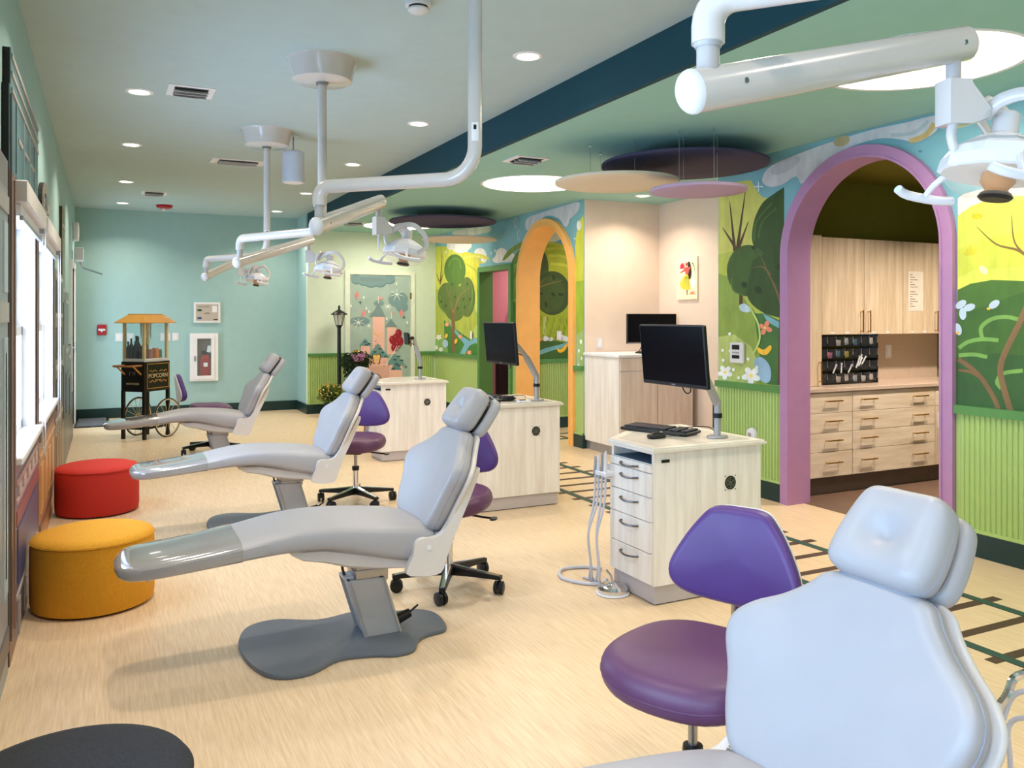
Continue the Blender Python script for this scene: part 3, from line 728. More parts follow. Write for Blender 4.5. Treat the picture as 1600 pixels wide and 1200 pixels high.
def recessed(cx, cy, r, label):
    t = thing('recessed_light', label, 'ceiling light', (cx, cy, ZL), 0, 'large round recessed lights in the lower ceiling')
    MB().lathe([(r - 0.002, -0.004), (r + 0.022, -0.004), (r + 0.022, 0.0), (r - 0.002, 0.0)], 64, cap=False).obj('rim', WTRIM, t, smooth=True)
    MB().lathe([(r - 0.004, -0.003), (r - 0.006, 0.125)], 64, cap=False).obj('well', mat('light_well_white', (244, 240, 232), 0.6), t, smooth=True)
    MB().lathe([(0.0, 0.118), (r - 0.008, 0.118), (r - 0.008, 0.124), (0.0, 0.124)], 64, cap=False).obj('diffuser', mat('ring_glow', (255, 250, 240), 0.5, vary=0, emit=(255, 243, 222), estr=5.0), t)
    l = area('ring_lamp', (0, 0, 0.105), (0, 0, 0), 2 * r - 0.08, 0, 62 * RING_W, (1.0, 0.90, 0.78), 'DISK'); l.parent = t
recessed(*HOLES[0], 'big round glowing recess above the lilac arch')
recessed(*HOLES[1], 'big round glowing recess beside the cream hanging disc')
recessed(*HOLES[2], 'big round glowing recess farthest away near the castle door')

def downlight(x, y, z, label, power=30, group='small round downlights in the upper ceiling'):
    t = thing('downlight', label, 'downlight', (x, y, z), 0, group)
    MB().lathe([(0.066, -0.002), (0.070, -0.006), (0.088, -0.004), (0.092, 0.0)], 32, cap=False).obj('trim_ring', WTRIM, t, smooth=True)
    MB().lathe([(0.0, -0.002), (0.068, -0.002)], 32, cap=False).obj('lens', EMITW, t)
    l = area('downlight_lamp', (0, 0, -0.012), (0, 0, 0), 0.13, 0, power * DOWN_W, (1.0, 0.86, 0.70), 'DISK', math.radians(130)); l.parent = t
rowA = [('nearest the swing arm pole', 4.45), ('second from the near pole', 6.39), ('third from the near pole', 8.39), ('fourth from the near pole', 10.6), ('closest to the far wall', 12.6)]
for s, yy in rowA: downlight(2.28, yy, ZU, 'round downlight beside the dark teal band, ' + s)
rowB = [('nearest the square vent', 6.34), ('second in line after the square vent', 8.31), ('third in line after the square vent', 10.6), ('beside the red alarm', 12.6)]
for s, yy in rowB: downlight(0.21, yy, ZU, 'round downlight along the window side, ' + s)
for yy in (-1.7, 0.4, 2.42): downlight(2.28, yy, ZU, 'round downlight of the near ceiling along the teal band')
for yy in (-1.9, 0.2, 2.3, 4.35): downlight(0.21, yy, ZU, 'round downlight of the near ceiling along the windows')
downlight(5.24, 7.49, ZL, 'round downlight in the alcove ceiling above the monitor', 26, 'small round downlights in the lower ceiling')
downlight(5.9, 8.9, ZL, 'added round downlight lighting the hallway behind the orange arch', 30, 'small round downlights in the lower ceiling')  # unseen lamp added so the hallway gets light
downlight(5.7, 10.3, ZL, 'added round downlight lighting the pink room', 30, 'small round downlights in the lower ceiling')  # also an added lamp out of view, brightens the pink room
downlight(5.9, 4.15, 2.70, 'round downlight in the supply room ceiling', 75, 'small round downlights in the lower ceiling')
downlight(7.0, 4.15, 2.70, 'round downlight deep in the supply room ceiling', 75, 'small round downlights in the lower ceiling')

def diffuser(x, y, z, sx, sy, label, n=4, dark=True):
    t = thing('air_vent', label, 'vent', (x, y, z))
    f = MB().prism([(-sx, -sy), (sx, -sy), (sx, sy), (-sx, sy)], -0.008, 0, 'z')
    f.obj('frame', WTRIM, t)
    k = 0.72
    MB().box(-sx * k, sx * k, -sy * k, sy * k, -0.010, -0.0082).obj('throat', mat('vent_dark', (44, 46, 48), 0.8), t)
    for i in range(n):
        yy = -sy * k + (i + 0.5) * 2 * sy * k / n
        m = Matrix.Translation((0, yy, -0.022)) @ Matrix.Rotation(0.7, 4, 'X')
        MB().box(-sx * k, sx * k, -0.62 * sy * k / n, 0.62 * sy * k / n, -0.001, 0.001, M=m).obj('louver', WTRIM, t)
diffuser(0.53, 6.16, ZU, 0.15, 0.15, 'square white louvred vent in the ceiling near the window wall', 3)
diffuser(1.20, 8.75, ZU, 0.26, 0.13, 'long slim return grille in the ceiling beside the canopy', 5)
diffuser(0.55, 11.4, ZU, 0.15, 0.15, 'small square vent in the ceiling near the red alarm', 3)
diffuser(3.16, 6.2, ZL, 0.15, 0.15, 'square vent in the lower ceiling by the glowing recess', 3)
diffuser(3.10, 11.4, ZL, 0.15, 0.15, 'square vent in the lower ceiling near the castle door', 3)
al = thing('fire_alarm', 'red round fire alarm on the ceiling near the far wall', 'alarm', (0.74, 12.6, ZU))
RED = mat('alarm_red', (170, 28, 36), 0.4)
MB().lathe([(0.0, -0.05), (0.05, -0.05), (0.10, -0.035), (0.11, -0.01), (0.11, 0.0), (0.0, 0.0)], 28, cap=False).obj('housing', RED, al, smooth=True)
MB().lathe([(0, -0.085), (0.025, -0.08), (0.032, -0.049), (0, -0.049)], 16, cap=False).obj('strobe', WHITE, al, smooth=True)
sd = thing('smoke_detector', 'white round smoke detector on the ceiling at the top edge', 'smoke detector', (1.40, 3.93, ZU))
MB().lathe([(0, 0), (0.065, 0), (0.065, -0.02), (0.055, -0.022), (0, -0.022)], 28, cap=False).obj('base', WHITE, sd, smooth=True)
MB().lathe([(0.048, -0.022), (0.046, -0.032), (0.0, -0.032)], 28, cap=False).obj('chamber', BLACK, sd, smooth=True)
MB().lathe([(0, -0.031), (0.05, -0.032), (0.052, -0.042), (0.04, -0.052), (0, -0.055)], 28, cap=False).obj('cap', WHITE, sd, smooth=True)
pd = thing('pendant_speaker', 'white cylinder hanging from the ceiling by a thin rod', 'speaker', (1.46, 7.30, ZU))
MB().cyl((0, 0, 0), (0, 0, -0.14), 0.006).obj('rod', STEEL, pd, smooth=True)
MB().lathe([(0, 0), (0.05, 0), (0.05, -0.006), (0, -0.008)], 20, cap=False).obj('ceiling_plate', WHITE, pd, smooth=True)
MB().lathe([(0, -0.138), (0.086, -0.138), (0.092, -0.144), (0.092, -0.400), (0.086, -0.406), (0, -0.406)], 32, cap=False).obj('body', mat('speaker_white', (206, 212, 226), 0.45), pd, smooth=True)
MB().lathe([(0, -0.408), (0.08, -0.408), (0.08, -0.404), (0, -0.404)], 32, cap=False).obj('grille', WTRIM, pd)

# hanging felt discs
def disc(x, y, z, r, m, label, nw=3, group='felt discs hung from the lower ceiling'):
    t = thing('hanging_disc', label, 'acoustic disc', (x, y, z), 0, group)
    MB().pillow(ellipse(0, 0, r, r, 72), 0.024, 0.006, nr=2, nd=2).obj('felt_panel', m, t, smooth=True)
    MB().box(-r * 0.5, r * 0.5, -0.012, 0.012, 0.024, 0.045).box(-0.012, 0.012, -r * 0.5, r * 0.5, 0.024, 0.045).obj('cross_bar', BLACK, t)
    for k in range(4):
        a = k * PI / 2; px, py = r * 0.5 * math.cos(a), r * 0.5 * math.sin(a)
        w = MB().cyl((px, py, 0.045), (px, py, ZL - z), 0.0016, n=6).obj('wire', STEEL, t)
        MB().cyl((px, py, 0.030), (px, py, 0.062), 0.008, n=10).obj('gripper', CHROME, w, smooth=True)
        MB().cyl((px, py, ZL - z - 0.02), (px, py, ZL - z), 0.008, n=10).obj('gripper', CHROME, w, smooth=True)
disc(4.10, 5.30, 2.65, 0.65, FELTD, 'largest dark purple disc of the nearer hanging cluster')
disc(3.55, 5.42, 2.49, 0.48, FELTC, 'cream disc of the nearer hanging cluster')
disc(3.80, 4.75, 2.355, 0.34, FELTM, 'small mauve disc of the nearer hanging cluster')
disc(3.81, 9.78, 2.65, 0.67, FELTD, 'dark purple disc of the far hanging cluster')
disc(4.26, 10.32, 2.49, 0.50, FELTC, 'cream disc of the far hanging cluster')

# ================================================================== CEILING-HUNG TREATMENT LIGHTS
AMBER = mat('amber_bulb_shield', (196, 128, 58), 0.3, vary=0.1)
LENS = mat('lamp_lens', (250, 236, 214), 0.08, vary=0.02, alpha=0.16)
def dental_light(label, pole, elbow, arm0, arm1, lamp, head_rot=0.0):
    """pole (x,y), elbow (x,y): end of swing tube; arm1 (x,y,z) arm end; lamp (x,y,z) head centre."""
    t = thing('treatment_light', label, 'dental light', (pole[0], pole[1], ZU), 0, 'ceiling hung treatment lights over the chairs')
    O = Vector((pole[0], pole[1], ZU))
    def L(p): return tuple(Vector(p) - O)
    zt = 1.99
    MB().lathe([(0, 0), (0.215, 0), (0.205, -0.015), (0.178, -0.125), (0.16, -0.135), (0, -0.135)], 40, cap=False).obj('canopy', ENAMEL, t, smooth=True)
    MB().lathe([(0.032, -0.13), (0.038, -0.132), (0.038, -0.15), (0.03, -0.152)], 20, cap=False).obj('collar', STEEL, t, smooth=True)
    d = Vector((elbow[0] - pole[0], elbow[1] - pole[1], 0)); ln = d.length; u = d / ln
    p0 = Vector((pole[0], pole[1], 0)); r = 0.0275
    MB().cyl(L(p0 + Vector((0, 0, ZU - 0.13))), L(p0 + Vector((0, 0, zt + 0.23))), r, n=20).obj('pole', ENAMEL, t, smooth=True)
    seam = MB().cyl(L(p0 + Vector((0, 0, zt + 0.229))), L(p0 + Vector((0, 0, zt + 0.235))), r - 0.002, n=20).obj('joint', BLACK, t, smooth=True)
    pts = [p0 + Vector((0, 0, zt + 0.23))]
    R = 0.12
    for k in range(9):
        a = PI / 2 * k / 8
        pts.append(p0 + Vector((0, 0, zt + R)) + u * (R * (1 - math.cos(a))) - Vector((0, 0, R * math.sin(a))))
    e0 = Vector((elbow[0], elbow[1], 0)); R2 = 0.045
    for k in range(7):
        a = PI / 2 * k / 6
        pts.append(e0 - u * R2 + Vector((0, 0, zt - R2)) + u * (R2 * math.sin(a)) + Vector((0, 0, R2 * math.cos(a))))
    pts.append(e0 + Vector((0, 0, zt - 0.075)))
    MB().tube([L(p) for p in pts], r, 20).obj('swing_tube', ENAMEL, t, smooth=True)
    MB().cyl(L(e0 + Vector((0, 0, zt - 0.072))), L(e0 + Vector((0, 0, zt - 0.082))), r - 0.002, r - 0.006, n=20).obj('bearing_ring', STEELG, t, smooth=True)
    stk = p0 + Vector((0, 0, zt + 0.17)); tocam = Vector((-pole[0], -pole[1], 0)).normalized(); sd_ = tocam.cross(Vector((0, 0, 1)))
    lab = MB(); w = [L(stk + tocam * (r * math.cos(q) + 0.0006) + sd_ * (r * math.sin(q)) + Vector((0, 0, h))) for h in (-0.035, 0.035) for q in (-0.5, -0.25, 0, 0.25, 0.5)]
    lab.add(w, [(i, i + 1, i + 6, i + 5) for i in range(4)])
    st = lab.obj('sticker', WTRIM, t, smooth=True)
    mk = MB(); w = [L(stk + tocam * (r * math.cos(q) + 0.0010) + sd_ * (r * math.sin(q)) + Vector((0, 0, h))) for h in (0.008, 0.026) for q in (-0.2, 0, 0.2)]
    mk.add(w, [(0, 1, 4, 3), (1, 2, 5, 4)]); mk.obj('sticker_mark', BLACK, st)
    # stem from swing tube into spring arm
    za = arm0
    a0 = Vector((elbow[0], elbow[1], za)); a1 = Vector(arm1)
    MB().cyl(L(e0 + Vector((0, 0, zt - 0.075))), L(e0 + Vector((0, 0, za + 0.02))), 0.019, n=16).obj('drop_stem', STEELG, t, smooth=True)
    ad = (a1 - a0).normalized(); s0 = a0 - ad * 0.05; s1 = a1 + ad * 0.03
    ra = 0.034
    side = ad.cross(Vector((0, 0, 1))).normalized(); up = side.cross(ad).normalized()
    rings = []
    for q in [s0 + ad * 0.012 + ad * ((s1 - s0).length - 0.012) * k / 6 for k in range(7)]:
        rings.append([L(q + side * (ra * 0.88 * math.cos(2 * PI * i / 24)) + up * (ra * 1.08 * math.sin(2 * PI * i / 24))) for i in range(24)])
    MB().loft(rings).obj('spring_arm', ENAMEL, t, smooth=True)
    rings = []
    for k in range(6):
        a = PI / 2 * k / 6; q = s0 + ad * 0.014 - ad * (0.026 * math.sin(a))
        f = math.cos(a) * 0.99 + 0.01
        rings.append([L(q + side * (ra * 0.9 * f * math.cos(2 * PI * i / 24)) + up * (ra * 1.1 * f * math.sin(2 * PI * i / 24))) for i in range(24)])
    MB().loft(rings).obj('end_cap', WHITE, t, smooth=True)
    for q in (a0 + ad * 0.06, a1 - ad * 0.02):
        MB().cyl(L(q + side * ra * 0.82), L(q + side * ra * 0.93), 0.005, n=10).obj('screw', STEEL, t)
        MB().cyl(L(q - side * ra * 0.93), L(q - side * ra * 0.82), 0.005, n=10).obj('screw', STEEL, t)
    # bracket under arm end
    b = a1 - ad * 0.015
    MB().cyl(L(b - Vector((0, 0, 0.02))), L(b - Vector((0, 0, 0.085))), 0.015, n=16).obj('arm_stem', STEELG, t, smooth=True)
    lam = Vector(lamp); hd = Vector((lam.x - b.x, lam.y - b.y, 0)); hd = hd.normalized() if hd.length > 0.01 else Vector((1, 0, 0))
    hs = Vector((-hd.y, hd.x, 0))
    prof = [(-0.027, -0.075), (0.026, -0.075), (0.030, -0.085), (0.075, -0.135), (0.07, -0.155), (0.028, -0.168), (-0.027, -0.168)]
    bm_ = MB(); vs = [L(b + hd * x + hs * s_ + Vector((0, 0, z))) for s_ in (-0.026, -0.020, 0.020, 0.026) for x, z in [(x * (0.9 if abs(s_) > 0.022 else 1), z) for x, z in prof]]
    n_ = len(prof); fs = [tuple(range(n_)), tuple(range(3 * n_, 4 * n_))] + [(k * n_ + i, k * n_ + (i + 1) % n_, (k + 1) * n_ + (i + 1) % n_, (k + 1) * n_ + i) for k in range(3) for i in range(n_)]
    bm_.add(vs, fs); bk = bm_.obj('bracket', ENAMEL, t, smooth=True)
    MB().cyl(L(b - Vector((0, 0, 0.165))), L(b - Vector((0, 0, 0.245))), 0.0055, n=10).obj('switch_rod', WHITE, t, smooth=True)
    # head
    M = Matrix.Translation(L(lam)) @ Matrix.Rotation(math.atan2(hd.y, hd.x) + head_rot, 4, 'Z') @ Matrix.Rotation(0.16, 4, 'Y')
    hbm = MB().lathe([(0.0, 0.072), (0.03, 0.072), (0.055, 0.062), (0.100, 0.034), (0.114, 0.012), (0.118, -0.012), (0.112, -0.016), (0.0, -0.010)], 10, M, cap=False)
    head = hbm.obj('lamp_head', WHITE, t)
    MB().lathe([(0.110, -0.014), (0.104, -0.032), (0.082, -0.052), (0.05, -0.060), (0.0, -0.062)], 28, M, cap=False).obj('lens', LENS, head, smooth=True)
    MB().lathe([(0.0, -0.012), (0.032, -0.012), (0.034, -0.030), (0.022, -0.046), (0.026, -0.052), (0.0, -0.054)], 18, M, cap=False).obj('bulb_shield', AMBER, head, smooth=True)
    MB().lathe([(0.0, -0.052), (0.030, -0.054), (0.034, -0.062), (0.028, -0.068), (0.0, -0.068)], 20, M, cap=False).obj('bulb_cap', BLACK, head, smooth=True)
    MB().lathe([(0.026, 0.06), (0.026, 0.115), (0.022, 0.120), (0.0, 0.120)], 20, M, cap=False).obj('pivot_knob', ENAMEL, t, smooth=True)
    inv = M.inverted() if False else None
    # yoke: two curved arms from bracket nose over and round the head
    nose = Vector(L(b + hd * 0.07 - Vector((0, 0, 0.145))))
    def W(p): return tuple(M @ Vector(p))
    top = M @ Vector((0, 0, 0.10))
    for s_ in (-1, 1):
        MB().tube([tuple(nose), tuple(nose + (M @ Vector((-0.03, 0.06 * s_, 0.155)) - nose) * 0.55), W((-0.01, 0.085 * s_, 0.135)), W((0.05, 0.105 * s_, 0.09)), W((0.055, 0.118 * s_, 0.03)), W((0.02, 0.118 * s_, 0.0))], [0.014, 0.009], 10, smooth=5, flat=(0.75, 1.15)).obj('yoke_arm', ENAMEL, t, smooth=True)
    MB().tube([tuple(nose), W((-0.10, 0.0, 0.12)), W((-0.12, 0.0, 0.06)), W((-0.108, 0, 0.02))], [0.012, 0.010], 10, smooth=5).obj('yoke_arm', ENAMEL, t, smooth=True)
    MB().tube([tuple(nose), W((-0.05, 0, 0.135)), W((0, 0, 0.112))], [0.012, 0.014], 10, smooth=4).obj('yoke_arm', ENAMEL, t, smooth=True)
    for s_ in (-1, 1):
        MB().tube([W((-0.04, 0.110 * s_, 0.0)), W((-0.055, 0.135 * s_, -0.025)), W((-0.06, 0.155 * s_, -0.05))], 0.007, 8, smooth=3).tube([W((-0.13, 0.150 * s_, -0.044)), W((-0.10, 0.157 * s_, -0.052)), W((-0.03, 0.157 * s_, -0.052)), W((0.01, 0.156 * s_, -0.046))], 0.0105, 10, smooth=3).obj('handle', WHITE, t, smooth=True)
    return t
dental_light('treatment light hanging nearest, arm across the top corner beside the lilac arch', (1.22, 0.72), (0.90, 1.10), 1.84, (1.615, 1.165, 2.035), (1.70, 1.13, 1.775))
dental_light('treatment light whose pole runs off the top of the picture', (1.26, 2.90), (0.78, 3.38), 1.835, (1.27, 4.16, 2.055), (1.41, 4.17, 1.80))
dental_light('treatment light second from the near pole, arm reaching toward the castle door', (1.19, 5.08), (0.81, 5.82), 1.835, (1.43, 6.53, 2.06), (1.57, 6.49, 1.83), 0.5)
dental_light('treatment light farthest away, hung beside the white cylinder', (1.22, 7.2), (0.82, 8.02), 1.835, (1.25, 8.86, 2.055), (1.40, 8.86, 1.85), 0.5)

# ================================================================== DENTAL CHAIRS
def sring(x, zt, zb, hw, n=28, e=4.0):
    zc, hz = (zt + zb) / 2, (zt - zb) / 2; out = []
    for i in range(n):
        a = 2 * PI * i / n; c, s_ = math.cos(a), math.sin(a)
        out.append((x, hw * math.copysign(abs(c) ** (2 / e), c), zc + hz * math.copysign(abs(s_) ** (2 / e), s_)))
    return out
SEAT = [(-1.095, .462, .448, .07), (-1.085, .474, .436, .13), (-1.06, .486, .427, .175), (-1.02, .492, .425, .198), (-.95, .498, .428, .212), (-.80, .512, .440, .218), (-.63, .535, .455, .225), (-.52, .556, .463, .23), (-.42, .572, .467, .237), (-.30, .578, .464, .246), (-.18, .574, .438, .252), (-.05, .564, .398, .257), (.06, .552, .372, .258), (.14, .536, .364, .254), (.195, .515, .374, .245), (.215, .490, .40, .23)]
def interp(st, k=3):
    return catmull(st, k, False)
TH = math.radians(64)
UP, NF = (math.cos(TH), math.sin(TH)), (-math.sin(TH), math.cos(TH))
def back_fn(O, th=TH, wing=0.55):
    UP, NF = (math.cos(th), math.sin(th)), (-math.sin(th), math.cos(th))
    def fn(yl, t, h):
        w = wing * yl * yl
        return (O[0] + UP[0] * t + NF[0] * (h + w), yl, O[1] + UP[1] * t + NF[1] * (h + w))
    return fn
HALF = [(0, -.02), (.15, -.02), (.22, .0), (.26, .07), (.285, .15), (.318, .225), (.316, .280), (.280, .325), (.218, .368), (.165, .415), (.132, .452), (.065, .470), (0, .472)]
def mirror(half): return half + [(-x, y) for x, y in half[1:-1][::-1]]
BACKO = catmull(mirror(HALF), 4, True)
def grow(outline, g, cx=0, cy=0.22): return [(x * (1 + g), cy + (y - cy) * (1 + g * 0.6)) for x, y in outline]
HT = math.radians(52)
HU, HN = (math.cos(HT), math.sin(HT)), (-math.sin(HT), math.cos(HT))
def head_fn(O, dent=0.0):
    def fn(yl, t, h):
        if dent and h > 0.05: h = h - dent * math.exp(-((yl / 0.042) ** 2 + ((t + 0.005) / 0.034) ** 2)) + 0.25 * dent * math.exp(-(((abs(yl) - 0.085) / 0.03) ** 2))
        return (O[0] + HU[0] * t + HN[0] * h, yl, O[1] + HU[1] * t + HN[1] * h)
    return fn
PLATEO = catmull([(-.594, .158), (-.605, -.03), (-.56, -.24), (-.48, -.325), (-.37, -.325), (-.24, -.245), (-.10, -.265), (-.01, -.305), (.075, -.29), (.13, -.20), (.19, -.155), (.285, -.13), (.315, -.04), (.315, .09), (.26, .165), (.14, .20), (.06, .27), (-.05, .275), (-.22, .245), (-.40, .335), (-.53, .30)], 5, True)
SEAM = mat('vinyl_seam', (150, 156, 176), 0.5)
def make_chair(label, loc, lift, ext=0.0, th=TH):
    t = thing('dental_chair', label, 'dental chair', loc, 0, 'reclining dental chairs in a row')
    def up(o): o.location.z = lift; return o
    MB().pillow(PLATEO, 0.022, 0.008, nr=2, nd=2).obj('base_plate', PLATE, t, smooth=True)
    # column: leaning box
    col = MB(); b = [(-.085, -.09), (.092, -.09), (.092, .085), (-.085, .085)]
    def cr(f, z, sx): return [(x + sx + (0.008 if abs(x) else 0) * 0, y, z) for x, y in f]
    rnd = lambda f, r: [(x + (r if x < 0 else -r) * k1, y + (r if y < 0 else -r) * k2) for (x, y) in f for (k1, k2) in (((1, 0), (0, 1)) if x * y > 0 else ((0, 1), (1, 0)))]
    bb_ = rnd(b, 0.012)
    col.loft([cr(bb_, 0.02, 0.0), cr(bb_, 0.275, -0.078), cr([(x * .96, y * .96) for x, y in bb_], 0.282, -0.079)])
    c = col.obj('column', STEELG, t)
    MB().box(-.168, -.120, -.04, .05, 0.282, 0.29).obj('column_cap', WHITE, c)
    up(MB().box(-.125, .03, -.07, .07, 0.26 - lift, 0.40, bev=0.006).obj('lift_post', STEEL, t))
    up(MB().box(-.130, .035, -.075, .075, 0.315, 0.322).obj('lift_collar', STEELG, t))
    und = [sring(x, zt, zb, w, 24, 5) for x, zt, zb, w in ((-.43, .463, .455, .12), (-.415, .47, .44, .15), (-.37, .47, .415, .165), (-.28, .47, .395, .17), (-.18, .45, .362, .172), (-.06, .42, .342, .175), (.06, .39, .335, .19), (.13, .38, .338, .22), (.175, .38, .352, .235))]
    up(MB().loft(und).obj('underframe', CHASSIS, t, smooth=True))
    seat = up(MB().loft([sring(*q) for q in interp(SEAT)]).obj('seat_cushion', VINYL, t, smooth=True))
    fc = [(x, zt + .003, zb - .003, w + .003) for x, zt, zb, w in SEAT[:7]]; fc[0] = (-1.099, .464, .446, .072)
    MB().loft([sring(*q) for q in interp(fc)]).obj('foot_cover', VINYLC, seat, smooth=True)
    MB().tube([(-1.085, -.10, .433), (-1.05, -.16, .436), (-1.0, -.196, .448), (-.98, -.205, .43)], 0.0025, 6, smooth=4).obj('piping', SEAM, seat, smooth=True)
    # back shell and cushion
    O = (.251, .480)
    if th != TH:                                   # a steeper back keeps its neck in place
        k = .472 + ext; O = (O[0] + (UP[0] - math.cos(th)) * k, O[1] + (UP[1] - math.sin(th)) * k)
    NF = (-math.sin(th), math.cos(th))
    BACKO = [(x * (1.13 if ext else 1), y * (1 + ext / .47)) for x, y in globals()['BACKO']]
    up(MB().pillow(grow(BACKO, .035), 0.022, 0.008, nr=2, nd=3, fn=back_fn((O[0] - NF[0] * 0.020, O[1] - NF[1] * 0.020), th)).obj('back_shell', CHASSIS, t, smooth=True))
    bc = up(MB().pillow(BACKO, 0.085, 0.034, dome=0.012, nr=5, nd=7, fn=back_fn(O, th)).obj('back_cushion', VINYL, t, smooth=True))
    f = back_fn(O, th)
    MB().tube([f(x * .985, y * 0.99 + 0.002, 0.042) for x, y in grow(BACKO, 0.016)], 0.0022, 6, closed=True).obj('piping', SEAM, bc, smooth=True)
    for s_ in (-1, 1):
        pl = [(.045, .345), (.12, .325), (.205, .330), (.235, .40), (.275, .50), (.335, .62), (.395, .76), (.375, .765), (.30, .63), (.235, .535), (.205, .500), (.165, .487), (.115, .490), (.085, .470), (.075, .42)]
        pl = catmull(pl, 3, True)
        hb = MB(); n_ = len(pl)
        def yy_(x, z): return s_ * (.262 - max(0, (z - .5)) * .03)
        vs = [(x, yy_(x, z) + s_ * d_, z) for d_ in (-.014, .020) for x, z in pl]
        hb.add(vs, [tuple(range(n_)), tuple(range(n_, 2 * n_))] + [(i, (i + 1) % n_, n_ + (i + 1) % n_, n_ + i) for i in range(n_)])
        h = up(hb.obj('hinge_arm', CHASSIS, t, smooth=True))
        MB().cyl((.148, s_ * .281, .448), (.148, s_ * .287, .448), 0.012, n=16).obj('pivot_cap', WHITE, h, smooth=True)
    up(MB().cyl((.2, -.25, .49), (.2, .25, .49), 0.014, n=12).obj('hinge_rod', STEEL, t, smooth=True))
    # headrest
    sq = [(0, -.105), (.085, -.105), (.122, -.085), (.130, -.03), (.118, .05), (.100, .095), (.065, .112), (0, .114)]
    HO = (.478 + UP[0] * ext, .985 + UP[1] * ext)
    hr = up(MB().pillow(catmull(mirror(sq), 4, True), 0.088, 0.034, dome=0.006, nr=5, nd=9, fn=head_fn(HO, 0.026)).obj('headrest', VINYL, t, smooth=True))
    g = head_fn(HO)
    MB().tube([g(x * .99, y * .99, 0.040) for x, y in catmull(mirror(sq), 4, True)], 0.0022, 6, closed=True).obj('piping', SEAM, hr, smooth=True)
    HB = (HO[0] - HN[0] * 0.066, HO[1] - HN[1] * 0.066)
    up(MB().pillow(catmull(mirror([(x * .95, y * .95 + .012) for x, y in sq]), 4, True), 0.052, 0.020, nr=4, nd=3, fn=head_fn(HB)).obj('rear_pad', VINYL, t, smooth=True))
    up(MB().pillow(catmull(mirror([(x * .8, y * .8) for x, y in sq]), 4, True), 0.02, 0.004, nr=2, nd=2, fn=head_fn((HO[0] - HN[0] * 0.018, HO[1] - HN[1] * 0.018))).obj('pad_gap', BLACK, t, smooth=True))
    q0 = head_fn(HB)(0.0, .122, .026)
    MB().pillow(catmull(mirror([(0, -.006), (.05, -.006), (.058, .0), (.05, .006), (0, .006)]), 2, True), 0.07, 0.004, nr=2, nd=2, fn=lambda a_, b_, c_: head_fn(HO)(a_, .116 + b_, c_ - .065)).obj('head_strap', VINYL, hr, smooth=True)
    up(MB().box(.42 + UP[0] * ext, .45 + UP[0] * ext, -.035, .035, .86 + UP[1] * ext, .95 + UP[1] * ext).obj('headrest_bar', STEEL, t))
    # details
    sw = MB().cyl((.085, -.035, .065), (.145, -.035, .085), 0.026, 0.020, n=16).cyl((.14, -.035, .085), (.185, -.035, .115), 0.005, n=8)
    sw.obj('foot_switch', BLACK, t, smooth=True)
    MB().tube([(-.15, .0, .36 + lift), (-.165, .0, .33), (-.155, .0, .288)], 0.006, 8, smooth=4).obj('cable', BLACK, t, smooth=True)
    return t
make_chair('reclined pale blue dental chair nearest, cropped by the lower right corner', (1.11, 1.27, 0), -0.04)
make_chair('grey dental chair with its foot end by the mustard pouf', (1.13, 3.73, 0), 0.0)
make_chair('pale blue dental chair with its foot end by the red pouf', (1.24, 6.08, 0), -0.025)
make_chair('dental chair farthest away, in front of the popcorn cart', (1.08, 8.85, 0), -0.03)
